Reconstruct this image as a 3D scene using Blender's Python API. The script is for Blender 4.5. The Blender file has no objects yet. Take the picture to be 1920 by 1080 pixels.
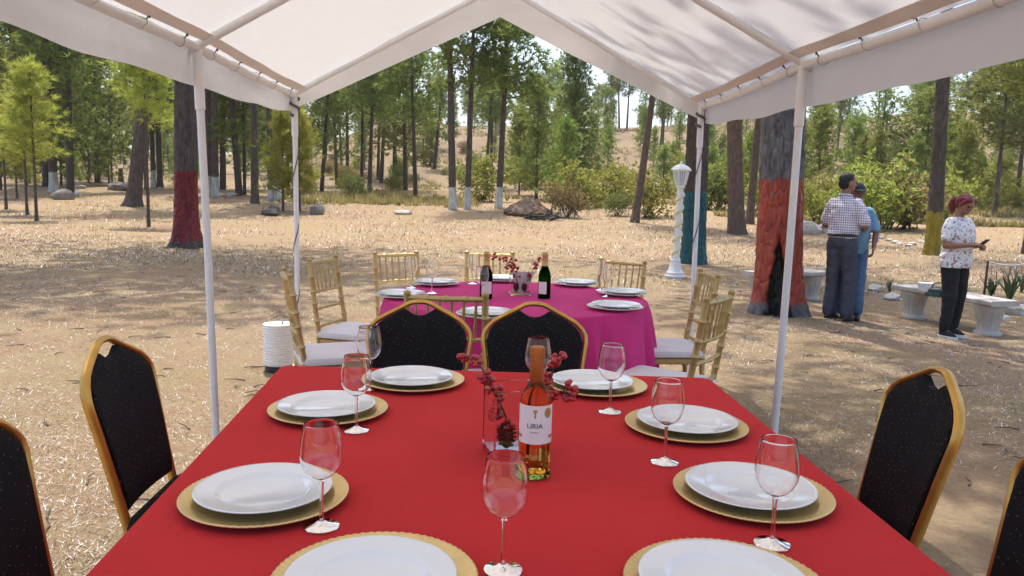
import bpy, bmesh, math, random
import numpy as np
from mathutils import Vector, Matrix
R = math.radians
random.seed(7)
rng = np.random.default_rng(11)
scene = bpy.context.scene
col = scene.collection

# ------------------------------------------------------------------ camera
FPX = 1470.0                                   # focal length in pixels of the 1920 px wide photograph
CAM = np.array([0.0, 0.0, 1.38])
YAW, PITCH, ROLL = R(1.0), R(7.14), R(1.5)
fwd = np.array([math.sin(YAW)*math.cos(PITCH), math.cos(YAW)*math.cos(PITCH), -math.sin(PITCH)])
_r0 = np.array([math.cos(YAW), -math.sin(YAW), 0.0])
_u0 = np.cross(_r0, fwd)
rgt = math.cos(ROLL)*_r0 + math.sin(ROLL)*_u0
upv = np.cross(rgt, fwd)
cd = bpy.data.cameras.new('camera')
cam = bpy.data.objects.new('camera', cd)
col.objects.link(cam)
cd.sensor_width = 36.0
cd.lens = 36.0*FPX/1920.0
cd.clip_start = 0.05
cd.clip_end = 3000.0
cam.matrix_world = Matrix(((rgt[0], upv[0], -fwd[0], CAM[0]), (rgt[1], upv[1], -fwd[1], CAM[1]),
                           (rgt[2], upv[2], -fwd[2], CAM[2]), (0, 0, 0, 1)))
scene.camera = cam

# ------------------------------------------------------------------ sky, sun, exposure
SUN_EL = R(71.0)
SUN_AZ = (-0.34, 0.94)                         # horizontal direction towards the sun (x, y)
world = bpy.data.worlds.new('World')
scene.world = world
world.use_nodes = True
wn = world.node_tree
bg = wn.nodes['Background']
sky = wn.nodes.new('ShaderNodeTexSky')
sky.sky_type = 'NISHITA'
sky.sun_disc = False
sky.sun_elevation = SUN_EL
sky.sun_rotation = math.atan2(SUN_AZ[0], SUN_AZ[1])
sky.altitude = 900
sky.air_density = 1.0
sky.dust_density = 8.0
sky.ozone_density = 1.0
wn.links.new(sky.outputs[0], bg.inputs[0])
bg.inputs[1].default_value = 0.15
sl = bpy.data.lights.new('sun', 'SUN')
sl.energy = 2.6
sl.angle = R(0.55)
sl.color = (1.0, 0.95, 0.87)
sun = bpy.data.objects.new('sun', sl)
col.objects.link(sun)
_sd = Vector((SUN_AZ[0]*math.cos(SUN_EL), SUN_AZ[1]*math.cos(SUN_EL), math.sin(SUN_EL))).normalized()
sun.rotation_euler = _sd.to_track_quat('Z', 'Y').to_euler()
sun.location = (-8, 20, 40)
vs = scene.view_settings
scene.display_settings.display_device = 'sRGB'
vs.view_transform = 'Standard'
vs.look = 'None'
vs.exposure = 1.22
vs.gamma = 1.0
vs.use_curve_mapping = False
scene.render.engine = 'CYCLES'
cy = scene.cycles
cy.use_denoising = True
cy.denoiser = 'OPENIMAGEDENOISE'
cy.max_bounces = 14
cy.diffuse_bounces = 5
cy.glossy_bounces = 4
cy.transmission_bounces = 12
cy.transparent_max_bounces = 12
cy.sample_clamp_indirect = 8.0
cy.caustics_reflective = False
cy.caustics_refractive = True


# ------------------------------------------------------------------ pixel helpers (1920 x 1080 photograph)
def ray(px, py):
    return fwd + (px-960)/FPX*rgt - (py-540)/FPX*upv


def at_z(px, py, z):
    d = ray(px, py)
    return CAM + d*((z-CAM[2])/d[2])


def at_y(px, py, y):
    d = ray(px, py)
    return CAM + d*((y-CAM[1])/d[1])


def sstep(a, b, x):
    t = np.clip((np.asarray(x, float)-a)/(b-a), 0, 1)
    return t*t*(3-2*t)


# ------------------------------------------------------------------ noise
def _hash(ix, iy, iz, seed):
    n = (ix*374761393 + iy*668265263 + iz*2147483647 + seed*974634777) & 0xFFFFFFFF
    n = ((n ^ (n >> 13))*1274126177) & 0xFFFFFFFF
    n = (n ^ (n >> 16)) & 0xFFFFFFFF
    return n/4294967295.0


def vnoise(x, y, z=0.0, seed=1):
    x, y, z = np.broadcast_arrays(np.asarray(x, float), np.asarray(y, float), np.asarray(z, float))
    xi, yi, zi = (np.floor(v).astype(np.int64) for v in (x, y, z))
    xf, yf, zf = x-xi, y-yi, z-zi
    xf, yf, zf = (t*t*(3-2*t) for t in (xf, yf, zf))
    out = 0
    for dx in (0, 1):
        for dy in (0, 1):
            for dz in (0, 1):
                w = (xf if dx else 1-xf)*(yf if dy else 1-yf)*(zf if dz else 1-zf)
                out = out + w*_hash(xi+dx, yi+dy, zi+dz, seed)
    return out*2-1


def fbm(x, y, z=0.0, seed=1, octaves=4):
    s, a, f = 0, 1.0, 1.0
    for o in range(octaves):
        s = s + a*vnoise(np.asarray(x)*f, np.asarray(y)*f, np.asarray(z)*f, seed+o*17)
        a *= .5
        f *= 2.03
    return s


# ------------------------------------------------------------------ terrain
def ground_h(x, y, fine=True):
    x = np.asarray(x, float)
    y = np.asarray(y, float)
    a = x/np.maximum(y, 20)
    ramp = 0.045*np.clip(y-25, 0, 33)
    ramp = ramp - .0
    m = sstep(-.30, -.14, a)
    hill = m*(9.2*sstep(50, 122, y) + 3.4*sstep(.05, .6, a)*sstep(60, 122, y) - 7.0*sstep(128, 260, y))
    left = (1-m)*(3.2*sstep(60, 150, y)+4.0*sstep(140, 220, y))
    dip = -.13*sstep(3.7, 5.4, x)*(1-sstep(9.5, 17, y))
    g = ramp + hill + left + dip
    g = g + .9*sstep(55, 85, y)*m*vnoise(x*.06, y*.09, 0, 5) + .35*sstep(45, 70, y)*vnoise(x*.2, y*.2, 0, 6)
    if fine:
        g = g + .05*sstep(4, 12, y)*vnoise(x*.35, y*.35, 0, 2) + .012*vnoise(x*1.7, y*1.7, 0, 3)
    return g


def on_ground(px, py):
    d = ray(px, py)
    t = np.linspace(1.5, 160, 12000)
    P = CAM[None]+d[None]*t[:, None]
    below = np.nonzero(P[:, 2] < ground_h(P[:, 0], P[:, 1]))[0]
    k = below[0] if len(below) else len(t)-1
    return np.array([P[k, 0], P[k, 1], float(ground_h(P[k, 0], P[k, 1]))])


def gz(x, y):
    return float(ground_h(x, y))


# ------------------------------------------------------------------ materials
def new_mat(name):
    m = bpy.data.materials.new(name)
    m.use_nodes = True
    return m, m.node_tree.nodes, m.node_tree.links, m.node_tree.nodes['Principled BSDF']


def noise_ramp(N, L, coord, scale, stops, detail=5.0, rough=.6):
    n = N.new('ShaderNodeTexNoise')
    n.inputs['Scale'].default_value = scale
    n.inputs['Detail'].default_value = detail
    n.inputs['Roughness'].default_value = rough
    if coord is not None:
        L.new(coord, n.inputs['Vector'])
    r = N.new('ShaderNodeValToRGB')
    els = r.color_ramp.elements
    while len(els) < len(stops):
        els.new(.5)
    for e, (p, c) in zip(els, stops):
        e.position = p
        e.color = (*c, 1) if len(c) == 3 else c
    L.new(n.outputs['Fac'], r.inputs['Fac'])
    return r.outputs['Color'], n.outputs['Fac']


def simple(name, colr, rough=.6, metal=0.0, var=.12, scale=8.0, bump=0.0, bscale=60.0, sheen=0.0, coat=0.0, spec=.5):
    m, N, L, b = new_mat(name)
    tc = N.new('ShaderNodeTexCoord')
    lo = tuple(c*(1-var) for c in colr)
    hi = tuple(min(1, c*(1+var)) for c in colr)
    c, f = noise_ramp(N, L, tc.outputs['Object'], scale, [(.3, lo), (.7, hi)])
    L.new(c, b.inputs['Base Color'])
    b.inputs['Roughness'].default_value = rough
    b.inputs['Metallic'].default_value = metal
    b.inputs['Sheen Weight'].default_value = sheen
    b.inputs['Coat Weight'].default_value = coat
    b.inputs['Specular IOR Level'].default_value = spec
    if bump:
        n = N.new('ShaderNodeTexNoise')
        n.inputs['Scale'].default_value = bscale
        n.inputs['Detail'].default_value = 4
        L.new(tc.outputs['Object'], n.inputs['Vector'])
        bp = N.new('ShaderNodeBump')
        bp.inputs['Strength'].default_value = bump
        bp.inputs['Distance'].default_value = .01
        L.new(n.outputs['Fac'], bp.inputs['Height'])
        L.new(bp.outputs['Normal'], b.inputs['Normal'])
    return m


def mathn(N, L, op, a, b=None):
    n = N.new('ShaderNodeMath')
    n.operation = op
    for i, v in enumerate((a, b)):
        if v is None:
            continue
        if isinstance(v, (int, float)):
            n.inputs[i].default_value = v
        else:
            L.new(v, n.inputs[i])
    return n.outputs[0]


def mixc(N, L, fac, a, b):
    n = N.new('ShaderNodeMix')
    n.data_type = 'RGBA'
    for sock, v in ((n.inputs['Factor'], fac), (n.inputs['A'], a), (n.inputs['B'], b)):
        if isinstance(v, tuple):
            sock.default_value = (*v, 1)
        elif isinstance(v, (int, float)):
            sock.default_value = v
        else:
            L.new(v, sock)
    return n.outputs['Result']


def leaf_mat(name, lo, hi, trans=.35):
    m, N, L, b = new_mat(name)
    geo = N.new('ShaderNodeNewGeometry')
    tc = N.new('ShaderNodeTexCoord')
    oi = N.new('ShaderNodeObjectInfo')
    c, f = noise_ramp(N, L, geo.outputs['Position'], 1.1, [(.3, lo), (.72, hi)], 4)
    c2 = mixc(N, L, mathn(N, L, 'MULTIPLY', geo.outputs['Random Per Island'], .5), c, tuple(x*1.5 for x in hi))
    hs = N.new('ShaderNodeHueSaturation')
    L.new(c2, hs.inputs['Color'])
    L.new(mathn(N, L, 'ADD', .475, mathn(N, L, 'MULTIPLY', oi.outputs['Random'], .045)), hs.inputs['Hue'])
    L.new(mathn(N, L, 'ADD', .85, mathn(N, L, 'MULTIPLY', oi.outputs['Random'], .4)), hs.inputs['Value'])
    L.new(hs.outputs[0], b.inputs['Base Color'])
    b.inputs['Roughness'].default_value = .55
    b.inputs['Specular IOR Level'].default_value = .35
    t = N.new('ShaderNodeBsdfTranslucent')
    L.new(hs.outputs[0], t.inputs['Color'])
    mx = N.new('ShaderNodeMixShader')
    mx.inputs[0].default_value = trans
    L.new(b.outputs[0], mx.inputs[1])
    L.new(t.outputs[0], mx.inputs[2])
    L.new(mx.outputs[0], N['Material Output'].inputs['Surface'])
    return m


def bark_mat(name, paint=None, z0=0.0, z1=1.0, base=((.045, .036, .031), (.13, .105, .09)), scar=None, gloss=.35):
    m, N, L, b = new_mat(name)
    tc = N.new('ShaderNodeTexCoord')
    mp = N.new('ShaderNodeMapping')
    mp.inputs['Scale'].default_value = (1, 1, .28)
    L.new(tc.outputs['Object'], mp.inputs['Vector'])
    c, f = noise_ramp(N, L, mp.outputs[0], 14, [(.3, base[0]), (.62, base[1]), (.8, tuple(x*1.5 for x in base[1]))], 6, .7)
    rough = .9
    sep = N.new('ShaderNodeSeparateXYZ')
    L.new(tc.outputs['Object'], sep.inputs[0])
    if paint:
        ns = N.new('ShaderNodeTexNoise')
        ns.inputs['Scale'].default_value = 9
        ns.inputs['Detail'].default_value = 5
        L.new(tc.outputs['Object'], ns.inputs['Vector'])
        jit = mathn(N, L, 'MULTIPLY', mathn(N, L, 'SUBTRACT', ns.outputs['Fac'], .5), .26)
        zz = mathn(N, L, 'ADD', sep.outputs['Z'], jit)
        inside = mathn(N, L, 'MULTIPLY', mathn(N, L, 'GREATER_THAN', zz, z0), mathn(N, L, 'LESS_THAN', zz, z1))
        worn = mathn(N, L, 'LESS_THAN', f, .63)
        fac = mathn(N, L, 'MULTIPLY', inside, worn)
        pc, pf = noise_ramp(N, L, mp.outputs[0], 7, [(.3, tuple(x*.5 for x in paint)), (.7, tuple(min(1, x*1.2) for x in paint))])
        c = mixc(N, L, fac, c, pc)
        rr = mathn(N, L, 'SUBTRACT', .9, mathn(N, L, 'MULTIPLY', fac, .9-gloss))
        L.new(rr, b.inputs['Roughness'])
    else:
        b.inputs['Roughness'].default_value = rough
    if scar:
        at = N.new('ShaderNodeAttribute')
        at.attribute_name = 'scar'
        c = mixc(N, L, at.outputs['Fac'], c, (.006, .005, .005))
    L.new(c, b.inputs['Base Color'])
    b.inputs['Specular IOR Level'].default_value = .3
    bp = N.new('ShaderNodeBump')
    bp.inputs['Strength'].default_value = .7
    bp.inputs['Distance'].default_value = .03
    L.new(f, bp.inputs['Height'])
    L.new(bp.outputs['Normal'], b.inputs['Normal'])
    return m


def glass_mat(name, tint=(1, 1, 1), rough=0.0, ior=1.45):
    m = bpy.data.materials.new(name)
    m.use_nodes = True
    N, L = m.node_tree.nodes, m.node_tree.links
    N.remove(N['Principled BSDF'])
    g = N.new('ShaderNodeBsdfGlass')
    g.inputs['Roughness'].default_value = rough
    g.inputs['IOR'].default_value = ior
    tc = N.new('ShaderNodeTexCoord')
    c, f = noise_ramp(N, L, tc.outputs['Object'], 5, [(.3, tuple(x*.985 for x in tint)), (.7, tint)])
    L.new(c, g.inputs['Color'])
    L.new(g.outputs[0], N['Material Output'].inputs['Surface'])
    return m


def tarp_mat(name, colr, tcol, frac):
    m, N, L, b = new_mat(name)
    tc = N.new('ShaderNodeTexCoord')
    c, f = noise_ramp(N, L, tc.outputs['Object'], 1.3, [(.3, tuple(x*.93 for x in colr)), (.7, colr)])
    L.new(c, b.inputs['Base Color'])
    b.inputs['Roughness'].default_value = .5
    t = N.new('ShaderNodeBsdfTranslucent')
    t.inputs['Color'].default_value = (*tcol, 1)
    w = N.new('ShaderNodeTexNoise')
    w.inputs['Scale'].default_value = 260
    L.new(tc.outputs['Object'], w.inputs['Vector'])
    w2 = N.new('ShaderNodeTexNoise')
    w2.inputs['Scale'].default_value = 5
    w2.inputs['Detail'].default_value = 3
    L.new(tc.outputs['Object'], w2.inputs['Vector'])
    hh = mathn(N, L, 'ADD', mathn(N, L, 'MULTIPLY', w.outputs['Fac'], .05), w2.outputs['Fac'])
    bp = N.new('ShaderNodeBump')
    bp.inputs['Strength'].default_value = .35
    bp.inputs['Distance'].default_value = .03
    L.new(hh, bp.inputs['Height'])
    L.new(bp.outputs[0], b.inputs['Normal'])
    L.new(bp.outputs[0], t.inputs['Normal'])
    mx = N.new('ShaderNodeMixShader')
    mx.inputs[0].default_value = frac
    L.new(b.outputs[0], mx.inputs[1])
    L.new(t.outputs[0], mx.inputs[2])
    L.new(mx.outputs[0], N['Material Output'].inputs['Surface'])
    return m


def cloth_mat(name, lo, hi, sheen=.25):
    m, N, L, b = new_mat(name)
    tc = N.new('ShaderNodeTexCoord')
    c, f = noise_ramp(N, L, tc.outputs['Object'], 3.0, [(.3, lo), (.7, hi)])
    L.new(c, b.inputs['Base Color'])
    b.inputs['Roughness'].default_value = .75
    b.inputs['Specular IOR Level'].default_value = .12
    b.inputs['Sheen Weight'].default_value = sheen
    b.inputs['Sheen Roughness'].default_value = .4
    wv = []
    for ax in ('X', 'Y'):
        w = N.new('ShaderNodeTexWave')
        w.bands_direction = ax
        w.inputs['Scale'].default_value = 190
        w.inputs['Distortion'].default_value = .6
        L.new(tc.outputs['Object'], w.inputs['Vector'])
        wv.append(w.outputs['Fac'])
    n2 = N.new('ShaderNodeTexNoise')
    n2.inputs['Scale'].default_value = 3.2
    n2.inputs['Detail'].default_value = 4
    L.new(tc.outputs['Object'], n2.inputs['Vector'])
    h = mathn(N, L, 'ADD', mathn(N, L, 'MULTIPLY', mathn(N, L, 'ADD', wv[0], wv[1]), .04), n2.outputs['Fac'])
    sp = N.new('ShaderNodeSeparateXYZ')
    L.new(tc.outputs['Object'], sp.inputs[0])
    for ax, per in (('X', .37), ('Y', .46)):        # creases where the cloth lay folded
        fr = mathn(N, L, 'FRACT', mathn(N, L, 'ADD', mathn(N, L, 'DIVIDE', sp.outputs[ax], per), mathn(N, L, 'MULTIPLY', n2.outputs['Fac'], .02)))
        ds = mathn(N, L, 'ABSOLUTE', mathn(N, L, 'SUBTRACT', fr, .5))
        cr = mathn(N, L, 'MAXIMUM', mathn(N, L, 'SUBTRACT', .10, mathn(N, L, 'MULTIPLY', ds, 2.6)), 0.0)
        h = mathn(N, L, 'ADD', h, mathn(N, L, 'MULTIPLY', cr, 1.1))
    bp = N.new('ShaderNodeBump')
    bp.inputs['Strength'].default_value = .5
    bp.inputs['Distance'].default_value = .03
    L.new(h, bp.inputs['Height'])
    L.new(bp.outputs[0], b.inputs['Normal'])
    return m


def ground_mat():
    m, N, L, b = new_mat('dry ground')
    geo = N.new('ShaderNodeNewGeometry')
    pos = geo.outputs['Position']
    dirt, f1 = noise_ramp(N, L, pos, .9, [(.3, (.205, .13, .09)), (.5, (.305, .215, .145)), (.72, (.365, .28, .185))], 8, .65)
    straw, f2 = noise_ramp(N, L, pos, 24, [(.3, (.185, .13, .08)), (.5, (.295, .228, .13)), (.75, (.405, .33, .205))], 6, .75)
    big, f3 = noise_ramp(N, L, pos, .22, [(.38, (0, 0, 0)), (.6, (1, 1, 1))], 5, .6)
    c = mixc(N, L, mathn(N, L, 'ADD', .35, mathn(N, L, 'MULTIPLY', big, .5)), dirt, straw)
    grn, f4 = noise_ramp(N, L, pos, .45, [(.5, (0, 0, 0)), (.7, (1, 1, 1))], 6, .65)
    sep = N.new('ShaderNodeSeparateXYZ')
    L.new(pos, sep.inputs[0])
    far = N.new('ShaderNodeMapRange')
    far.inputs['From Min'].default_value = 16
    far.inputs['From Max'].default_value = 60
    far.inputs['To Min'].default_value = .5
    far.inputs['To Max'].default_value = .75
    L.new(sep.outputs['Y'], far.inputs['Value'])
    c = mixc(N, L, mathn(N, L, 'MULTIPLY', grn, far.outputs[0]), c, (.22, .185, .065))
    pk, f7 = noise_ramp(N, L, pos, .31, [(.48, (0, 0, 0)), (.66, (1, 1, 1))], 6, .7)
    c = mixc(N, L, mathn(N, L, 'MULTIPLY', pk, .45), c, (.33, .19, .12))
    ndl, f5 = noise_ramp(N, L, pos, 3.2, [(.45, (0, 0, 0)), (.68, (1, 1, 1))], 9, .75)
    c = mixc(N, L, mathn(N, L, 'MULTIPLY', ndl, .45), c, (.25, .145, .085))
    rd, f6 = noise_ramp(N, L, pos, .13, [(.42, (0, 0, 0)), (.62, (1, 1, 1))], 6, .7)
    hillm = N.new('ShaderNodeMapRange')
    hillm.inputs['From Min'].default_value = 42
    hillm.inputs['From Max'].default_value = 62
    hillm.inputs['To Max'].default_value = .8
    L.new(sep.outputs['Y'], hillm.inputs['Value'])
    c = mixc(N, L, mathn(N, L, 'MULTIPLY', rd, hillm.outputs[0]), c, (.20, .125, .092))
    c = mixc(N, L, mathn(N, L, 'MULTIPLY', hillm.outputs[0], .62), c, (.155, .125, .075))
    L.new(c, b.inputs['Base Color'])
    b.inputs['Roughness'].default_value = .95
    b.inputs['Specular IOR Level'].default_value = .15
    n = N.new('ShaderNodeTexNoise')
    n.inputs['Scale'].default_value = 38
    n.inputs['Detail'].default_value = 7
    n.inputs['Roughness'].default_value = .75
    L.new(pos, n.inputs['Vector'])
    bp = N.new('ShaderNodeBump')
    bp.inputs['Strength'].default_value = .8
    bp.inputs['Distance'].default_value = .04
    L.new(n.outputs['Fac'], bp.inputs['Height'])
    L.new(bp.outputs[0], b.inputs['Normal'])
    return m


# ------------------------------------------------------------------ mesh helpers
class MB:
    def __init__(s):
        s.v, s.f, s.n = [], [], 0

    def add(s, verts, faces):
        verts = np.asarray(verts, float).reshape(-1, 3)
        o = s.n
        s.v.append(verts)
        s.f.extend(tuple(i+o for i in f) for f in faces)
        s.n += len(verts)
        return s

    def tube(s, pts, rad, n=10, closed=False, cap=True, flat=None, ref=None):
        P = np.asarray(pts, float)
        m = len(P)
        rad = np.full(m, rad, float) if np.isscalar(rad) else np.asarray(rad, float)
        T = np.roll(P, -1, 0)-np.roll(P, 1, 0) if closed else np.gradient(P, axis=0)
        T /= np.linalg.norm(T, axis=1)[:, None]+1e-12
        a = np.array(ref if ref is not None else ((0, 0, 1) if abs(T[0][2]) < .9 else (1, 0, 0)), float)
        V = []
        ang = np.linspace(0, 2*math.pi, n, endpoint=False)
        for i in range(m):
            e1 = a-T[i]*(a@T[i])
            e1 /= np.linalg.norm(e1)+1e-12
            e2 = np.cross(T[i], e1)
            if ref is None:
                a = e1
            fl = 1.0 if flat is None else flat
            V.append(P[i]+rad[i]*(np.cos(ang)[:, None]*e1*fl+np.sin(ang)[:, None]*e2))
        F = []
        for i in range(m if closed else m-1):
            j = (i+1) % m
            for k in range(n):
                F.append((i*n+k, i*n+(k+1) % n, j*n+(k+1) % n, j*n+k))
        if cap and not closed:
            F.append(tuple(range(n-1, -1, -1)))
            F.append(tuple((m-1)*n+k for k in range(n)))
        return s.add(np.concatenate(V), F)

    def lathe(s, prof, n=24, c=(0, 0, 0), mod=None):
        V, F = [], []
        ang = np.linspace(0, 2*math.pi, n, endpoint=False)
        prof = [(max(r, 1e-5), z) for r, z in prof]
        for i, (r, z) in enumerate(prof):
            rr = np.full(n, r)
            zz = np.full(n, z)
            if mod:
                rr, zz = mod(i, ang, rr, zz)
            V.append(np.stack([c[0]+rr*np.cos(ang), c[1]+rr*np.sin(ang), c[2]+zz], 1))
        for i in range(len(prof)-1):
            for k in range(n):
                F.append((i*n+k, i*n+(k+1) % n, (i+1)*n+(k+1) % n, (i+1)*n+k))
        return s.add(np.concatenate(V), F)

    def box(s, lo, hi, bev=0.0):
        lo, hi = np.array(lo, float), np.array(hi, float)
        if bev:
            bev = min(bev, .49*float((hi-lo).min()))
            c, h = (lo+hi)/2, (hi-lo)/2
            bm = bmesh.new()
            bmesh.ops.create_cube(bm, size=2)
            for v in bm.verts:
                v.co = Vector(c+np.array(v.co)*h)
            bmesh.ops.bevel(bm, geom=bm.edges[:], offset=bev, segments=2, profile=.6, affect='EDGES')
            bm.verts.index_update()
            V = [v.co[:] for v in bm.verts]
            F = [[v.index for v in f.verts] for f in bm.faces]
            bm.free()
            return s.add(V, F)
        x0, y0, z0 = lo
        x1, y1, z1 = hi
        return s.add([(x0, y0, z0), (x1, y0, z0), (x1, y1, z0), (x0, y1, z0), (x0, y0, z1), (x1, y0, z1), (x1, y1, z1), (x0, y1, z1)],
                     [(0, 3, 2, 1), (4, 5, 6, 7), (0, 1, 5, 4), (1, 2, 6, 5), (2, 3, 7, 6), (3, 0, 4, 7)])

    def ball(s, c, r, nu=12, nv=8):
        r = np.array([r]*3 if np.isscalar(r) else r, float)
        c = np.array(c, float)
        V, F = [c+[0, 0, -r[2]]], []
        for i in range(1, nv):
            t = math.pi*i/nv-math.pi/2
            for k in range(nu):
                a = 2*math.pi*k/nu
                V.append(c+r*[math.cos(t)*math.cos(a), math.cos(t)*math.sin(a), math.sin(t)])
        V.append(c+[0, 0, r[2]])
        for k in range(nu):
            F.append((0, 1+(k+1) % nu, 1+k))
            F.append((len(V)-1, 1+(nv-2)*nu+k, 1+(nv-2)*nu+(k+1) % nu))
        for i in range(nv-2):
            for k in range(nu):
                a, b2 = 1+i*nu+k, 1+i*nu+(k+1) % nu
                F.append((a, b2, b2+nu, a+nu))
        return s.add(V, F)

    def grid(s, P):                       # P: (m, n, 3)
        m, n = P.shape[:2]
        F = [(i*n+j, i*n+j+1, (i+1)*n+j+1, (i+1)*n+j) for i in range(m-1) for j in range(n-1)]
        return s.add(P.reshape(-1, 3), F)

    def verts(s):
        return np.concatenate(s.v)

    def mesh(s, name, mat=None, smooth=True, auto=None):
        me = bpy.data.meshes.new(name)
        me.from_pydata(s.verts().tolist(), [], s.f)
        if mat:
            me.materials.append(mat)
        if smooth:
            me.polygons.foreach_set('use_smooth', [True]*len(me.polygons))
            if auto:
                me.set_sharp_from_angle(angle=R(auto))
        me.update()
        return me

    def build(s, name, mat, parent=None, smooth=True, auto=40, loc=None):
        return link(name, s.mesh(name, mat, smooth, auto), parent, loc)


def link(name, me, parent=None, loc=None):
    o = bpy.data.objects.new(name, me)
    col.objects.link(o)
    if parent is not None:
        o.parent = parent
    if loc is not None:
        o.location = loc
    return o


def tri_mesh(name, V, mat):
    """loose triangles, V: (n, 3, 3)"""
    n = len(V)
    me = bpy.data.meshes.new(name)
    me.vertices.add(n*3)
    me.vertices.foreach_set('co', V.astype(np.float32).ravel())
    me.loops.add(n*3)
    me.loops.foreach_set('vertex_index', np.arange(n*3, dtype=np.int32))
    me.polygons.add(n)
    me.polygons.foreach_set('loop_start', np.arange(0, n*3, 3, dtype=np.int32))
    me.update(calc_edges=True)
    me.materials.append(mat)
    return me


def tag(o, label, cat, group=None, kind=None):
    o['label'] = label
    o['category'] = cat
    if group:
        o['group'] = group
    if kind:
        o['kind'] = kind
    return o


def thing(name, label, cat, loc=(0, 0, 0), rz=0.0, group=None):
    o = bpy.data.objects.new(name, None)
    o.empty_display_size = .1
    col.objects.link(o)
    o.location = loc
    o.rotation_euler = (0, 0, rz)
    return tag(o, label, cat, group)


def copy_tree(o, parent=None):
    c = o.copy()
    col.objects.link(c)
    if parent is not None:
        c.parent = parent
    for ch in list(o.children):
        copy_tree(ch, c)
    return c


def fuse(mb, voxel, it=2, fac=.5):
    """one continuous surface out of overlapping sweeps"""
    o = link('tmp', mb.mesh('tmp', None, False))
    r = o.modifiers.new('r', 'REMESH')
    r.mode = 'VOXEL'
    r.voxel_size = voxel
    r.use_smooth_shade = True
    if it:
        sm = o.modifiers.new('s', 'SMOOTH')
        sm.iterations = it
        sm.factor = fac
    dg = bpy.context.evaluated_depsgraph_get()
    me = bpy.data.meshes.new_from_object(o.evaluated_get(dg))
    old = o.data
    bpy.data.objects.remove(o)
    bpy.data.meshes.remove(old)
    me.polygons.foreach_set('use_smooth', [True]*len(me.polygons))
    return me


def spl(pts, n):
    """smooth resample of a polyline (Catmull-Rom)"""
    P = np.asarray(pts, float)
    P = np.vstack([2*P[0]-P[1], P, 2*P[-1]-P[-2]])
    m = len(P)-3
    out = []
    for t in np.linspace(0, m-1e-6, n):
        i = int(t)
        u = t-i
        a, b, c, d = P[i:i+4]
        out.append(.5*((2*b)+(-a+c)*u+(2*a-5*b+4*c-d)*u*u+(-a+3*b-3*c+d)*u**3))
    return np.array(out)

# ================================================================== THE SETTING
def axis(stops):
    out = [stops[0][0]]
    for (a, st), (b, st2) in zip(stops[:-1], stops[1:]):
        x = a
        while x < b-1e-6:
            x = x+st+(st2-st)*(x-a)/(b-a)
            out.append(min(x, b))
    return np.unique(np.round(np.array(out), 4))


xs = axis([(0, .11), (7, .16), (20, .7), (80, 2.5), (900, 60)])
xs = np.unique(np.concatenate([-xs, xs]))
ys = axis([(-40, 4), (-2, .3), (1, .11), (14, .14), (40, .6), (150, 1.8), (1500, 90)])
GX, GY = np.meshgrid(xs, ys)
GZ = ground_h(GX, GY)
M_GROUND = ground_mat()
gm = MB().grid(np.stack([GX, GY, GZ], 2)).mesh('ground', M_GROUND)
ground = link('ground', gm)
ground['kind'] = 'structure'

# ---- dry grass and needle litter (nobody could count it)
M_STRAW, _N, _L, _b = new_mat('dry straw')
_g = _N.new('ShaderNodeNewGeometry')
_r = _N.new('ShaderNodeValToRGB')
for _e, (_p, _c) in zip([_r.color_ramp.elements[0], _r.color_ramp.elements[1], _r.color_ramp.elements.new(.35), _r.color_ramp.elements.new(.7)],
                        [(0, (.095, .06, .042)), (1, (.33, .27, .18)), (.35, (.20, .145, .09)), (.7, (.27, .215, .135))]):
    _e.position = _p
    _e.color = (*_c, 1)
_L.new(_g.outputs['Random Per Island'], _r.inputs[0])
_L.new(_r.outputs[0], _b.inputs['Base Color'])
_b.inputs['Roughness'].default_value = 1.0
_b.inputs['Specular IOR Level'].default_value = 0.0


def scatter_blades(n, dist, lmin, lmax, w, stand, half):
    y = dist(rng.random(n))
    x = (rng.random(n)*2-1)*half*(y+1.2) + .02*y
    # patchiness
    keep = 1.1*vnoise(x*.33, y*.33, 0, 20)+.8*vnoise(x*.9, y*.9, 0, 21)+.55*vnoise(x*3, y*3, 0, 22) > rng.random(n)*1.6-.95
    x, y = x[keep], y[keep]
    n = len(x)
    z = ground_h(x, y)
    az = rng.random(n)*2*math.pi
    el = np.abs(rng.normal(0, stand, n))
    ln = lmin+(lmax-lmin)*rng.random(n)**2
    d = np.stack([np.cos(az)*np.cos(el), np.sin(az)*np.cos(el), np.sin(el)], 1)
    b = np.stack([x, y, z+.003], 1)
    sw = np.stack([-np.sin(az), np.cos(az), np.zeros(n)], 1)*(w*(.6+.8*rng.random(n))*(1+y/9))[:, None]
    ln = ln*(1+y/22)
    return np.stack([b-sw, b+sw, b+d*ln[:, None]+[0, 0, .004]], 1)


B1 = scatter_blades(380000, lambda u: 2.2+14.0*u**1.6, .010, .045, .0009, .30, .72)
B2 = scatter_blades(70000, lambda u: 12+26*u**1.3, .03, .09, .0022, .5, .70)
grass = link('dry_grass', tri_mesh('dry_grass', np.concatenate([B1, B2]), M_STRAW))
tag(grass, 'short dry straw and fallen pine needles strewn over the field', 'grass', kind='stuff')

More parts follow.
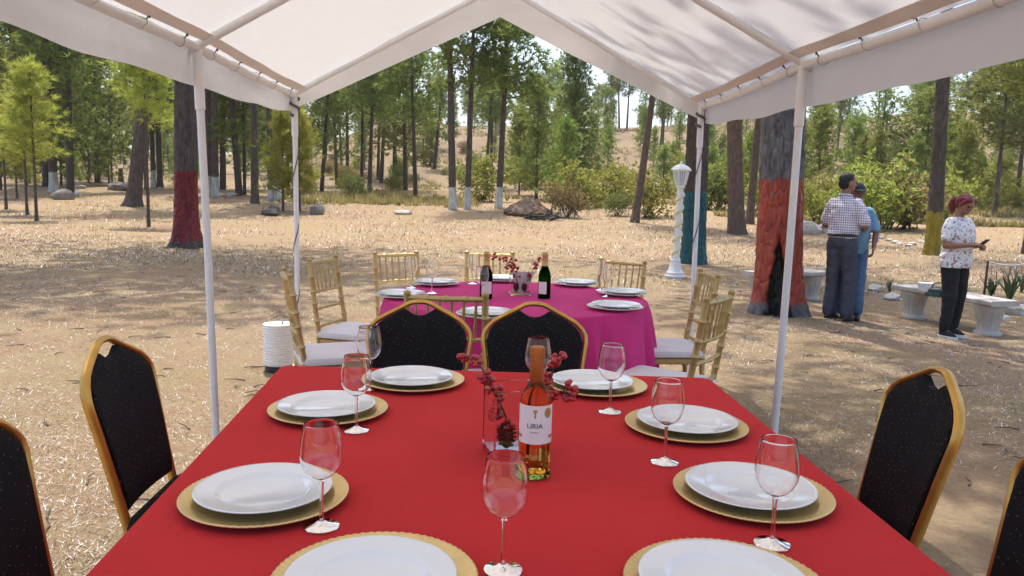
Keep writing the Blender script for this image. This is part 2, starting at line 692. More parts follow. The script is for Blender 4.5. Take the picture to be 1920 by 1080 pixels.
# ---- tall yellowing weeds at the foot of the hill
M_WEED = leaf_mat('weeds', (.15, .14, .035), (.33, .29, .11), .35)
nw = 13000
wy = 33+80*rng.random(nw)**1.5
wx = wy*(-.28+.98*rng.random(nw))
kp = (vnoise(wx*.16, wy*.16, 0, 31)+.4*vnoise(wx*.6, wy*.6, 0, 32) > .02) & (wy > 36-4*sstep(.1, .5, wx/wy))
wx, wy = wx[kp], wy[kp]
wz = ground_h(wx, wy)
k = 11
nb = len(wx)
az = rng.random((nb, k))*2*math.pi
ln = (.10+.42*rng.random((nb, 1))**1.5)*(.6+.6*rng.random((nb, k)))
spread = .25+.5*rng.random((nb, k))
base = np.stack([wx, wy, wz-.02], 1)[:, None, :]+np.stack([np.cos(az)*.12, np.sin(az)*.12, 0*az], 2)
tip = base+np.stack([np.cos(az)*spread*ln, np.sin(az)*spread*ln, ln], 2)
sw = np.stack([-np.sin(az), np.cos(az), 0*az], 2)*.03
W = np.stack([base-sw, base+sw, tip], 2).reshape(-1, 3, 3)
weeds = link('weeds', tri_mesh('weeds', W, M_WEED))
tag(weeds, 'yellowing knee-high weeds covering the foot of the hill', 'weeds', kind='stuff')

# ------------------------------------------------------------------ trees
M_BARK = bark_mat('pine bark')
M_BARK2 = bark_mat('reddish pine bark', base=((.06, .042, .034), (.17, .12, .095)))
M_LIMB = simple('pine limbs', (.085, .065, .05), .9, var=.3, scale=6)
M_NEEDLE = leaf_mat('pine needles', (.095, .132, .030), (.22, .26, .062), .52)
M_NEEDLE_Y = leaf_mat('young pine needles', (.18, .22, .028), (.40, .43, .085), .52)
M_NEEDLE_M = leaf_mat('sapling needles', (.10, .145, .028), (.25, .30, .065), .5)
M_BUSH = leaf_mat('bush leaves', (.15, .185, .032), (.36, .37, .085), .48)
M_BUSH_G = leaf_mat('green bush leaves', (.08, .13, .03), (.22, .27, .08), .45)
M_BUSH_B = leaf_mat('brown bush leaves', (.13, .10, .04), (.32, .25, .10), .4)


def nrm(a):
    return a/(np.linalg.norm(a, axis=-1, keepdims=True)+1e-9)


def blades(C, D, k, ln, w, spread, r):
    """C, D: tuft centres and directions -> loose triangles"""
    n = len(C)
    d = nrm(D[:, None, :]+spread*r.normal(size=(n, k, 3)))
    L_ = ln*(.6+.6*r.random((n, k, 1)))
    s_ = nrm(np.cross(d, r.normal(size=(n, k, 3))))*w*(.6+.8*r.random((n, k, 1)))
    b_ = C[:, None, :]+0*d
    return np.stack([b_-s_, b_+s_, b_+d*L_], 2).reshape(-1, 3, 3)


def crown_variant(name, seed, H, Rm, nl, shape, ncl, ntuft, kb, ln, w, mat, rise=(5, 40), crad=.34, frac0=.4, lr=.03, bias=1.0):
    r = np.random.default_rng(seed)
    C, D, mb = [], [], MB()
    for i in range(nl):
        t = ((i+r.random()*.9)/nl)**bias
        z = t*H*.93
        L_ = max(.18, Rm*shape(t)*(.55+.6*r.random()))
        a = i*2.4+r.normal()*.5
        el = R(rise[0]+(rise[1]-rise[0])*(.3*r.random()+.7*t))
        d = np.array([math.cos(a)*math.cos(el), math.sin(a)*math.cos(el), math.sin(el)])
        bend = np.array([r.normal()*.15, r.normal()*.15, .18+.15*r.random()])*L_
        pts = np.array([d*L_*s+bend*s*s for s in np.linspace(0, 1, 6)])+[0, 0, z]
        mb.tube(pts, np.linspace(lr*(.5+.6*L_/Rm), lr*.15, 6), 5, cap=False)
        for c in range(ncl):
            s = frac0+(1-frac0)*((c+r.random())/ncl)
            p = d*L_*s+bend*s*s+[0, 0, z]+r.normal(size=3)*crad*.45
            if c % 2 == 0:
                o = d*L_*max(0, s-.18)+bend*max(0, s-.18)**2+[0, 0, z]
                mb.tube([o, (o+p)/2+r.normal(size=3)*.03, p], [lr*.3, lr*.2, lr*.1], 4, cap=False)
            q = r.normal(size=(ntuft, 3))*crad*np.array([1, 1, .62])
            C.append(p+q)
            D.append(nrm(q/crad*.7+d*.5+[0, 0, .55]))
    q = r.normal(size=(ntuft*2, 3))*crad*np.array([.5, .5, .9])
    C.append(q+[0, 0, H])
    D.append(nrm(q+[0, 0, .8]))
    T = blades(np.concatenate(C), np.concatenate(D), kb, ln, w, .55, r)
    return mb.mesh(name+' branches', M_LIMB), tri_mesh(name+' needles', T, mat), H


round_ = lambda t: .45+.55*math.sin(math.pi*min(1, t*.8+.18))
cone_ = lambda t: (1-t)**.75+.08
flat_ = lambda t: .55+.45*math.sin(math.pi*(t*.6+.35))
TALL = [crown_variant('tall', 100+s, 4.6, 1.75, 16, round_, 4, 17, 9, .32, .027, M_NEEDLE, crad=.34) for s in range(5)]
LONG = [crown_variant('long', 200+s, 6.6, 1.7, 18, lambda t: .35+.65*(1-t)**.7, 4, 11, 9, .32, .027, M_NEEDLE, rise=(-8, 35), crad=.33) for s in range(4)]
BIG = [crown_variant('big', 300+s, 9.0, 4.6, 22, round_, 6, 17, 9, .34, .030, M_NEEDLE, crad=.50, lr=.075, frac0=.3) for s in range(2)]
YOUNG = [crown_variant('young', 400+s, 3.7, 1.05, 19, cone_, 4, 8, 15, .30, .010, M_NEEDLE_Y, rise=(5, 55), crad=.17, frac0=.3, lr=.018) for s in range(4)]
SAPL = [crown_variant('sapling', 500+s, 5.2, 1.45, 26, cone_, 4, 9, 9, .28, .019, M_NEEDLE_M, rise=(0, 45), crad=.22, frac0=.25, lr=.02) for s in range(4)]
SPIRE = [crown_variant('spire', 600, 8.5, 1.7, 46, lambda t: (1-t)**.65*.9+.1, 4, 11, 9, .28, .026, M_NEEDLE, rise=(-5, 35), crad=.26, frac0=.25, lr=.022)]


def plates(ang, z, r0, seed, cw=.058, ch=.21):
    """bark plates round a trunk: 1 on a plate, 0 in the cracks"""
    nc = max(6, int(round(2*math.pi*r0/cw)))
    u = ang/(2*math.pi)*nc+.35*vnoise(ang*3, z*3, 0, seed+9)
    v = z/ch+.3*vnoise(ang*4, z*4, 1, seed+8)
    ui, vi = np.floor(u).astype(int), np.floor(v).astype(int)
    d1, d2 = np.full(len(ang), 9.0), np.full(len(ang), 9.0)
    for a in (-1, 0, 1):
        for b in (-1, 0, 1):
            cu, cv_ = (ui+a) % nc, vi+b
            jx, jy = _hash(cu, cv_, 0*cu, seed), _hash(cu, cv_, 0*cu+1, seed)
            d = np.hypot(ui+a+.15+.7*jx-u, (vi+b+.15+.7*jy-v)*.8)
            d2 = np.minimum(d2, np.maximum(d1, d))
            d1 = np.minimum(d1, d)
    return np.clip((d2-d1)/.22, 0, 1)**.7


def trunk_mesh(name, H, r0, r1, mat, lean=(0, 0), bow=0.0, n=10, zs=None, flare=.25, bark=0.0, seed=1, scar=None):
    if zs is None:
        zs = np.concatenate([[-.25, 0, .12, .35, .8], np.linspace(1.5, H, 9)])
    zs = np.asarray(zs, float)
    ang = np.linspace(0, 2*math.pi, n, endpoint=False)
    V = []
    cx, cy_ = np.cos(ang), np.sin(ang)
    for z in zs:
        t = max(0, z/H)
        r = (r0+(r1-r0)*t)*(1+flare*math.exp(-max(z, 0)/.28))
        lob = 1+.35*flare*math.exp(-max(z, 0)/.3)*np.sin(ang*5+seed)
        rr = r*lob
        if bark:
            u2 = vnoise(cx*r0*40+seed*3, cy_*r0*40, z*9+seed, seed+3)
            rr = rr+bark*(plates(ang, z, r0, seed)-.7)+bark*.3*u2
        if scar:
            rr = rr-scar[0]*scar[1](ang, z)
        V.append(np.stack([lean[0]*t+bow*math.sin(math.pi*t)+rr*cx, lean[1]*t+rr*cy_, np.full(n, z)], 1))
    mb = MB()
    m = len(zs)
    F = [(i*n+k2, i*n+(k2+1) % n, (i+1)*n+(k2+1) % n, (i+1)*n+k2) for i in range(m-1) for k2 in range(n)]
    F.append(tuple((m-1)*n+k2 for k2 in range(n)))
    mb.add(np.concatenate(V), F)
    me = mb.mesh(name, mat)
    if scar:
        at = me.attributes.new('scar', 'FLOAT', 'POINT')
        vals = np.concatenate([scar[2](ang, z) for z in zs])
        at.data.foreach_set('value', vals.astype(np.float32))
    return me


def tree(name, label, loc, H, r0, crown=None, cz=None, cs=1.0, lean=(0, 0), bow=0.0, mat=None, group=None, rz=None, shared=None, **kw):
    t = thing(name, label, 'tree', loc, 0, group)
    if shared is None:
        me = trunk_mesh('trunk', H, r0, max(.02, r0*(.35 if H > 7 else .3)), mat or M_BARK, lean, bow, seed=len(col.objects) % 97, **kw)
        tr = link('trunk', me, t)
    else:
        tr = link('trunk', shared[0], t)
        tr.scale = shared[1]
        t.rotation_euler = (R(random.gauss(0, 1.6)), R(random.gauss(0, 2.0)), random.random()*6.28)
    if crown is not None:
        br, nd, ch = crown
        s = cs if not np.isscalar(cs) else (cs, cs, cs)
        if cz is None:
            cz = H-ch*s[2]
        f = max(0, cz/H)
        pos = (lean[0]*f+bow*math.sin(math.pi*f), lean[1]*f, cz)
        rz = random.random()*6.28 if rz is None else rz
        for nm, me in (('branches', br), ('crown', nd)):
            o = link(nm, me, t, pos)
            o.scale = s
            # follow the lean of the trunk
            o.rotation_euler = (-math.atan2(lean[1], H), math.atan2(lean[0], H), rz)
    return t


# ---- the painted and single trees one can pick out
def px_tree(name, label, px, py, wpx, H, crown, **kw):
    p = on_ground(px, py)
    return tree(name, label, p, H, wpx*p[1]/FPX/2, crown, **kw)


RED = bark_mat('red painted bark', (.20, .018, .022), .12, 1.62)
p = on_ground(349, 463)
tree('pine_tree', 'tall pine with dark red paint around its lower trunk', p, 16, .245, BIG[0], cz=8.0, cs=(1.25, 1.25, 1.0), mat=RED, lean=(.35, 0),
     n=100, zs=np.concatenate([[-.2], np.linspace(0, 3.6, 170), np.linspace(4, 16, 10)]), bark=.026, flare=.55)

dense = np.concatenate([[-.3], np.linspace(0, 3.0, 230), np.linspace(3.3, 17, 14)])
p = on_ground(1457, 588)
M_ORANGE = bark_mat('orange painted bark', (.36, .062, .036), .15, 1.60, base=((.05, .047, .046), (.175, .165, .16)), scar=True, gloss=.28)
scw = lambda z: .50*np.clip((.98-z)/.75, 0, 1)**.75
sca0 = R(-110)


def scar_in(a, z):
    d = np.abs((a-sca0+math.pi) % (2*math.pi)-math.pi)
    return np.clip((scw(z)+.02-d)/.18, 0, 1)*(z < 1.0)


def scar_col(a, z):
    d = np.abs((a-sca0+math.pi) % (2*math.pi)-math.pi)
    j = .10*vnoise(a*7, z*9, 0, 77)
    return np.clip((scw(z)+.05+j-d)/.10, 0, 1)*(z < 1.1)


tree('pine_tree', 'big pine with orange-red painted trunk and a charred hollow at its foot', p, 17, .262, BIG[1], cz=8.2, mat=M_ORANGE, lean=(-.62, 0),
     n=168, zs=dense, bark=.024, flare=.34, scar=(.085, scar_in, scar_col))

p = on_ground(1299, 494)
tree('pine_tree', 'dark pine with teal painted trunk behind the white lamp post', p, 15, .235, BIG[0], cz=7.4, cs=(1.05, 1.05, .85), rz=2.0, lean=(-.25, 0),
     mat=bark_mat('teal painted bark', (.012, .10, .115), .0, 1.42, base=((.05, .036, .03), (.12, .09, .075))),
     n=100, zs=np.concatenate([[-.2], np.linspace(0, 3.4, 160), np.linspace(4, 15, 10)]), bark=.026, flare=.2)

p = on_ground(1749, 479)
tree('pine_tree', 'straight pine with mustard yellow painted foot beyond the stone benches', p, 14, .185, BIG[1], cz=7.5, cs=.68, rz=4.0,
     mat=bark_mat('yellow painted bark', (.31, .235, .02), .0, 1.12), lean=(-.5, 0),
     n=80, zs=np.concatenate([[-.2], np.linspace(0, 4.4, 170), np.linspace(5, 14, 8)]), bark=.024, flare=.35)

px_tree('pine_tree', 'thick unpainted brown pine between the teal and the orange trunk', 1381, 438, 31, 16, BIG[0], cz=8.5, cs=.8,
        mat=M_BARK2, n=36, zs=np.concatenate([[-.2], np.linspace(0, 5, 60), np.linspace(6, 16, 8)]), bark=.025, lean=(-1.3, 0))
px_tree('pine_tree', 'slim unpainted pine close beside the thick brown pine', 1405, 420, 16, 14, TALL[1], cz=9, mat=M_BARK2, lean=(.35, 0))
px_tree('pine_tree', 'slender pine leaning towards the tent at the field edge', 1190, 417, 15, 10.5, TALL[2], cz=7.0, lean=(.75, 0), bow=.12, mat=M_BARK2,
        n=24, zs=np.concatenate([[-.2], np.linspace(0, 7, 50), np.linspace(7.5, 10.5, 5)]), bark=.015)
px_tree('pine_tree', 'stout bent pine leaning over behind the young pines', 250, 387, 26, 13, TALL[0], cz=9, cs=(1.5, 1.5, 1.1), lean=(3.0, 0), bow=-.45,
        n=32, zs=np.concatenate([[-.2], np.linspace(0, 7, 60), np.linspace(8, 13, 6)]), bark=.025, flare=.5)
px_tree('pine_tree', 'straight dark unpainted pine at the edge of the left wood', 478, 381, 15, 13, LONG[0], cz=7.5, cs=1.2)
px_tree('pine_tree', 'dark pine just behind the trunk with red paint', 300, 352, 11, 13, LONG[1], cz=6.5, cs=1.1)

WHITE = bark_mat('whitewashed bark', (.62, .62, .60), -.2, .98, gloss=.7)
for i, (px, py, w, H, cr, cz, cs, ln, lab) in enumerate([
        (849, 393, 14.5, 13.0, TALL[3], 9.6, 1.0, (-.45, 0), 'whitewashed bare-stemmed pine with a dead side branch'),
        (876, 392, 12.5, 9.4, TALL[0], 4.9, (1.0, 1.0, .98), (.15, 0), 'whitewashed pine between two others of its row, dark clumped crown'),
        (935, 391, 13, 9.7, TALL[4], 4.75, (1.2, 1.2, 1.08), (.25, 0), 'whitewashed pine with the broadest rounded crown beside the dirt mound'),
        (101, 360, 15, 14, LONG[2], 6.5, 1.2, (0, 0), 'whitewashed pine deep in the wood behind the young yellow-green pines'),
        (392, 366, 13, 13, LONG[3], 7.5, 1.1, (.1, 0), 'whitewashed pine right beside its twin behind the white tent pole'),
        (404, 369, 13, 13, LONG[0], 7.5, 1.1, (.15, 0), 'whitewashed twin pine standing behind the white tent pole'),
        (508, 375, 12, 12, LONG[1], 7, 1.1, (-.1, 0), 'whitewashed pine by the dark stones, left one of a close pair'),
        (521, 376, 12, 12, LONG[2], 7, 1.1, (.1, 0), 'whitewashed pine by the dark stones, right one of a close pair'),
        (288, 352, 9, 12, LONG[3], 6, 1.1, (0, 0), 'whitewashed thin pine behind the bent pine')]):
    p = on_ground(px, py)
    t = tree('pine_tree', lab, p, H, w*p[1]/FPX/2, cr, cz=cz, cs=cs, lean=ln, mat=WHITE, n=20,
             zs=np.concatenate([[-.2], np.linspace(0, 5, 40), np.linspace(5.5, H, 7)]), bark=.012)
    if i == 0:
        MB().tube(spl([(-.25, 0, 6.6), (-.75, .05, 7.1), (-1.25, 0, 7.75)], 8), np.linspace(.04, .015, 8), 6).build('dead_branch', M_LIMB, t)

# ---- young yellow-green pines on the left of the field
for i, (px, py, H, cs, lab) in enumerate([
        (69, 414, 4.9, (1.0, 1.0, .80), 'tallest yellow-green young pine at the left end of the field'),
        (51, 403, 4.0, (.9, .9, .60), 'yellow-green young pine close behind the tallest one'),
        (279, 425, 6.1, (1.05, 1.05, .84), 'broad yellow-green young pine beside the red-painted trunk'),
        (12, 392, 3.9, (.85, .85, .62), 'yellow-green young pine at the far left behind two others')]):
    p = on_ground(px, py)
    tree('young_pine', lab, p, H, .05, YOUNG[i], cz=H-3.7*cs[2], cs=cs, group='young pines on the left of the field')
for i, (px, py, H, cs, lab) in enumerate([
        (531, 396, 4.0, .95, 'green young pine beside the whitewashed pair, its foot by the dark stones'),
        (562, 396, 3.9, .9, 'green young pine seen right beside the ribbon-wound left tent pole'),
        (32, 372, 3.6, .8, 'small yellow-green pine under the dark pines at the left wood edge'),
        (135, 352, 2.0, .55, 'knee-high yellow-green sapling beside the whitewashed trunk in the wood')]):
    p = on_ground(px, py)
    tree('young_pine', lab, p, H, .045, (YOUNG[i % 4][0], YOUNG[i % 4][1], 3.7), cz=max(.3, H-3.7*cs), cs=cs)

# ---- the wood on the left: tall pines one behind the other
TR = [trunk_mesh('trunk', 1.0, 1.0, .38, M_BARK, (0, 0), 0, n=9, zs=[-.02, 0, .02, .1, .3, .6, .8, 1.0], flare=0, seed=s) for s in range(3)]
for k_, me_ in enumerate(TR):           # dead stubs on the bare stems
    bm = bmesh.new()
    bm.from_mesh(me_)
    rs = random.Random(k_)
    for q in range(7):
        z, a, L_ = rs.uniform(.22, .7), rs.random()*6.28, rs.uniform(3, 8)
        d = Vector((math.cos(a), math.sin(a), 0))
        s_ = Vector((-math.sin(a), math.cos(a), 0))*.16
        vs_ = [bm.verts.new(d*.5+s_+Vector((0, 0, z))), bm.verts.new(d*.5-s_+Vector((0, 0, z))), bm.verts.new(d*.5+Vector((0, 0, z+.003))), bm.verts.new(d*L_+Vector((0, 0, z+rs.uniform(-.01, .03))))]
        for i_ in ((0, 1, 3), (1, 2, 3), (2, 0, 3)):
            bm.faces.new([vs_[j_] for j_ in i_])
    bm.to_mesh(me_)
    bm.free()
placed = []


def free(x, y, d):
    if any((x-a)**2+(y-b)**2 < d*d for a, b in placed):
        return False
    placed.append((x, y))
    return True


rr = random.Random(5)
n_ = 0
while n_ < 56:
    y = 40+78*rr.random()**1.15
    px = rr.uniform(-140, 555)
    x = (px-934)/FPX*y
    if not free(x, y, 2.3):
        continue
    n_ += 1
    H = rr.uniform(8.5, 13.5)
    r0 = rr.uniform(.06, .125)
    cr = rr.choice(LONG+TALL)
    s = rr.uniform(.95, 1.3)
    tree('pine_tree', 'tall unpainted pine among many in the left wood', (x, y, gz(x, y)), H, r0, cr, cz=H-cr[2]*s*rr.uniform(.98, 1.1), cs=s,
         shared=(rr.choice(TR), (r0, r0, H)), group='pines of the left wood')
# ---- the far wood beyond, one mass
r_ = np.random.default_rng(77)
nf = 5200
fy = 118+70*r_.random(nf)
fx = fy*(-.85+.60*r_.random(nf))
fz = ground_h(fx, fy)+9.5*r_.random(nf)**.8+.2
T = blades(np.column_stack([fx, fy, fz]), nrm(r_.normal(size=(nf, 3))+[0, 0, .6]), 8, 1.1, .16, .8, r_)
fw = link('far_wood', tri_mesh('far_wood', T, M_NEEDLE))
tag(fw, 'far green mass of the wood behind the left pines', 'wood', kind='stuff')
# ---- nearer dark crowns showing over the left wood
for px, y, H, s in [(-60, 34, 13, 1.5), (95, 44, 11, 1.4), (140, 40, 10.5, 1.3), (190, 50, 11, 1.4), (420, 46, 11, 1.3), (450, 41, 10, 1.2)]:
    x = (px-934)/FPX*y
    free(x, y, .5)
    cr = LONG[(px+60) % 4]
    tree('pine_tree', 'tall unpainted pine among many in the left wood', (x, y, gz(x, y)), H, .19, cr, cz=H-cr[2]*s, cs=s,
         shared=(TR[0], (.19, .19, H)), group='pines of the left wood')

# ---- pines at the foot of the hill behind the field (seen under the gable)
for i, (px, y, H, w, cs, lab) in enumerate([
        (602, 47, 8.6, 10, 1.0, None), (690, 46, 9.0, 11, 1.05, None), (676, 50, 9.6, 9, 1.0, None), (712, 57, 9.6, 10, 1.0, None), (706, 60, 9.6, 8, .95, None),
        (737, 62, 10.5, 11, 1.1, None), (757, 50, 9.4, 12, 1.15, None), (776, 43, 8.6, 11, 1.0, None), (650, 64, 10, 9, 1.1, None), (810, 66, 9.5, 9, 1.1, None),
        (630, 55, 9.3, 8, 1.05, None), (905, 55, 8.6, 9, .9, None), (985, 60, 7.5, 9, .9, None), (915, 66, 9, 9, 1.0, None)]):
    x = (px-934)/FPX*y
    cr = TALL[i % 5] if i % 3 else LONG[i % 4]
    free(x, y, .5)
    r0 = .8*w*y/FPX/2
    tree('pine_tree', 'slim unpainted pine of the clump at the foot of the hill', (x, y, gz(x, y)), H, r0, cr, cz=H-cr[2]*cs, cs=cs,
         shared=(TR[i % 3], (r0, r0, H)), group='pines at the foot of the hill')
# ---- pines on the hillside and the crest
rr = random.Random(9)
n_ = 0
while n_ < 60:
    y = 68+62*rr.random()
    px = rr.uniform(570, 2050)
    x = (px-934)/FPX*y
    if not free(x, y, 3.2):
        continue
    n_ += 1
    H = rr.uniform(5.5, 9.0)
    r0 = rr.uniform(.09, .15)
    cr = rr.choice(TALL+LONG)
    s = rr.uniform(.7, .95)
    tree('pine_tree', 'pine scattered on the dry hillside', (x, y, gz(x, y)), H, r0, cr, cz=H-cr[2]*s, cs=s,
         shared=(rr.choice(TR), (r0, r0, H)), group='pines on the hillside')
for px, y, H, s, cr in [(1132, 110, 8.0, .75, TALL[1]), (1150, 112, 8.8, .8, TALL[3]), (1164, 111, 7.6, .7, TALL[0]), (1110, 113, 6.0, .7, TALL[4]), (1630, 112, 8.5, .9, TALL[2]), (1700, 118, 8.0, .9, TALL[4])]:
    x = (px-934)/FPX*y
    tree('pine_tree', 'tall sparse pine standing on the hill crest against the sky', (x, y, gz(x, y)), H, .15, cr, cz=H-cr[2]*s, cs=s,
         shared=(TR[1], (.15, .15, H)), group='pines on the crest')
rr = random.Random(51)
n_ = 0
while n_ < 46:
    y = rr.uniform(66, 116)
    px = rr.uniform(570, 1420)
    x = (px-934)/FPX*y
    if not free(x, y, 2.0):
        continue
    n_ += 1
    H = rr.uniform(2.5, 5.0)
    s = H/5.5
    tree('young_pine', 'slim young pine dotted over the brown slope', (x, y, gz(x, y)), H, .05, SAPL[n_ % 4], cz=H-5.2*s, cs=(s*.8, s*.8, s),
         group='young pines on the slope')
# ---- single trees before the hill on the right
x, y = (1066-934)/FPX*47, 47
tree('pine_tree', 'tallest spire-shaped pine above the bushes at the foot of the hill', (x, y, gz(x, y)), 9.6, .12, SPIRE[0], cz=.9, cs=1.02)
for px, y, H, r0, cr, cs, lab in [
        (1000, 45, 6.4, .09, SAPL[0], 1.15, 'bushy green pine behind the dirt mound'),
        (1865, 41, 8.0, .13, TALL[2], (1.35, 1.35, 1.0), 'spreading pine right of the mustard-footed trunk'),
        (1905, 45, 9.5, .14, TALL[0], (1.4, 1.4, 1.15), 'spreading dark pine at the right end of the hillside'),
        (1800, 36, 4.2, .07, SAPL[3], .8, 'bright green bushy pine behind the red-haired woman'),
        (1950, 22, 9.0, .15, BIG[0], (.5, .5, .55), 'dark pine whose crown hangs in beside the tent roof'),
        (1640, 52, 7.5, .1, LONG[1], .9, 'thin pine on the slope above the two men'),
        (1590, 50, 5.5, .08, SAPL[1], .9, 'green pine above the heads of the two men'),
        (1725, 50, 6.8, .10, TALL[4], (1.4, 1.4, .9), 'rounded pine on the slope behind the mustard-footed trunk')]:
    x = (px-934)/FPX*y
    tree('pine_tree', lab, (x, y, gz(x, y)), H, r0, cr, cz=max(.3, H-cr[2]*(cs if np.isscalar(cs) else cs[2])), cs=cs)

# ---- young pines between field and hill
rr = random.Random(21)
n_ = 0
while n_ < 52:
    y = rr.uniform(37, 85)
    px = rr.uniform(965, 1900)
    if 1230 < px < 1330 and y < 40:
        continue
    x = (px-934)/FPX*y
    if not free(x, y, 1.5):
        continue
    n_ += 1
    k = rr.randrange(4)
    H = rr.uniform(2.6, 5.6)
    s = H/5.5
    tree('young_pine', 'green young pine in the thicket at the foot of the hill', (x, y, gz(x, y)), H, .05, SAPL[k], cz=H-5.2*s, cs=s,
         group='young pines of the thicket')


# ---- bushes
def bush_mesh(name, seed, Rr, H, n, ln, w, mat, gaps=.25):
    r = np.random.default_rng(seed)
    ncl = 26
    cc = r.normal(size=(ncl, 3))
    cc = nrm(cc)*r.random((ncl, 1))**.4*[Rr, Rr, H*.5]+[0, 0, H*.55]
    C = (cc[:, None, :]+r.normal(size=(ncl, n//ncl, 3))*gaps*Rr*.8).reshape(-1, 3)
    C[:, 2] = np.abs(C[:, 2])
    D = nrm(r.normal(size=C.shape)*.7+(C-[0, 0, H*.4])*.6)
    T = blades(C, D, 5, ln, w, .6, r)
    mb = MB()
    for i in range(9):
        e = cc[r.integers(ncl)]
        b0 = r.normal(size=3)*[.1, .1, 0]
        mb.tube([b0+[0, 0, -.05], b0*.5+e*.5+r.normal(size=3)*.06, e], [.025, .016, .006], 5)
    return mb.mesh(name+' stems', M_LIMB), tri_mesh(name+' leaves', T, mat)


BUSH = [bush_mesh('bush', 700+i, 1.0, 1.7, 620, .16, .035, m_, .26) for i, m_ in enumerate([M_BUSH, M_BUSH, M_BUSH_G, M_BUSH, M_BUSH_B])]


def bush(label, px, py, s, k, group=None, y=None):
    if y is None:
        p = on_ground(px, py)
    else:
        x = (px-934)/FPX*y
        p = (x, y, gz(x, y))
    t = thing('bush', label, 'bush', p, random.random()*6.28, group)
    t.scale = (s, s, s)
    link('stem', BUSH[k][0], t)
    link('foliage', BUSH[k][1], t)


for px, py, s, k, lab in [
        (665, 372, .75, 2, 'low bright green bush under the pine clump'),
        (905, 378, 1.35, 0, 'tall yellow-green bush between the whitewashed pines'),
        (1062, 408, .85, 4, 'brownish bush right of the dirt mound'),
        (1215, 408, 1.1, 1, 'yellow-green bush at the foot of the leaning slender pine'),
        (1155, 405, .6, 2, 'small green bush left of the leaning slender pine'),
        (1655, 428, 1.5, 3, 'tall yellowing bush beside the man in the checked shirt'),
        (1697, 430, 1.35, 4, 'tall brown-leaved bush beside the mustard-footed trunk'),
        (1625, 432, 1.05, 0, 'yellow-green bush behind the heads of the two men'),
        (1775, 420, 1.2, 0, 'yellow-green bush right of the mustard-footed trunk'),
        (1525, 425, .9, 1, 'yellow-green bush beyond the orange trunk')]:
    bush(lab, px, py, s, k)
rr = random.Random(33)
for i in range(44):
    y = rr.uniform(36, 66)
    bush('yellow-green bush of the thicket at the foot of the hill', rr.uniform(960, 1960), 0, rr.uniform(.55, 1.35), rr.choice([0, 1, 2, 3, 0, 1]),
         'bushes of the thicket', y)
for i in range(38):
    y = rr.uniform(45, 105)
    bush('small bush scattered on the dry slope', rr.uniform(570, 960), 0, rr.uniform(.35, .8), rr.choice([0, 1, 2, 4]), 'bushes on the slope', y)


for i in range(26):
    y = rr.uniform(38, 80)
    px = rr.uniform(-20, 560)
    x = (px-934)/FPX*y
    if not free(x, y, 1.6):
        continue
    k = rr.randrange(4)
    H = rr.uniform(2.2, 5.0)
    s = H/5.5
    tree('young_pine', 'green young pine growing among the trunks of the left wood', (x, y, gz(x, y)), H, .045, SAPL[k], cz=H-5.2*s, cs=s,
         group='young pines of the left wood')
# ---- the tree beside the field whose crown shades the grass
tree('pine_tree', 'big pine standing beside the field, shading the grass by the red-painted trunk', (-9.6, 13.0, gz(-9.6, 13.0)), 16, .26, BIG[1], cz=8, cs=1.0, rz=1.0,
     n=24, zs=np.concatenate([[-.2], np.linspace(0, 5, 30), np.linspace(6, 16, 8)]), bark=.02)

# ---- stones, mound, stump
def rock_mesh(name, seed, s, mat, sub=2, heap=False):
    bm = bmesh.new()
    bmesh.ops.create_icosphere(bm, subdivisions=sub, radius=1)
    V = np.array([v.co[:] for v in bm.verts])
    F = [[v.index for v in f.verts] for f in bm.faces]
    bm.free()
    d = 1+.32*fbm(V[:, 0]*1.4+seed, V[:, 1]*1.4, V[:, 2]*1.4, seed, 4)
    if heap:
        d = 1+.10*fbm(V[:, 0]*3, V[:, 1]*3, V[:, 2]*3, seed, 3)+.09*vnoise(V[:, 0]*14, V[:, 1]*14, V[:, 2]*14, seed)
        V[:, :2] *= (1.25-.75*np.clip(V[:, 2], -.2, 1))[:, None]
    V = V*d[:, None]*np.array(s)
    V[:, 2] += s[2]*.45
    return MB().add(V, F).mesh(name, mat, True, 35)


M_ROCK = simple('grey field stone', (.20, .18, .16), .9, var=.35, scale=5, bump=.6, bscale=18)
M_ROCKP = simple('pale field stone', (.48, .45, .40), .9, var=.25, scale=6, bump=.5, bscale=20)
M_ROCKD = simple('dark field stone', (.085, .075, .07), .95, var=.35, scale=5, bump=.6, bscale=18)
for i, (px, py, s, m_, lab) in enumerate([
        (508, 404, (.36, .22, .2), M_ROCKD, 'low dark stone lying before the whitewashed pair of pines'),
        (513, 396, (.24, .2, .18), M_ROCK, 'smaller grey stone behind the low dark stone'),
        (595, 402, (.28, .2, .3), M_ROCK, 'upright grey stone right of the ribbon-wound left tent pole'),
        (755, 402, (.36, .12, .12), M_ROCKP, 'long pale stone lying at the edge of the field'),
        (118, 374, (.5, .3, .28), M_ROCK, 'broad grey stone before the wood behind the young pines'),
        (225, 357, (.8, .4, .3), M_ROCK, 'broad stone heap left of the bent pine'),
        (1518, 438, (.42, .3, .32), M_ROCKP, 'largest pale boulder beside the orange trunk'),
        (1540, 436, (.3, .24, .22), M_ROCKP, 'pale boulder close right of the largest one'),
        (1506, 430, (.3, .24, .26), M_ROCK, 'grey boulder behind the largest pale one')]):
    p = on_ground(px, py)
    o = link('stone', rock_mesh('stone', i+3, s, m_), None, p)
    tag(o, lab, 'stone')
SM = [rock_mesh('stone', 60+i, (.13, .1, .075), M_ROCKP, 1) for i in range(3)]
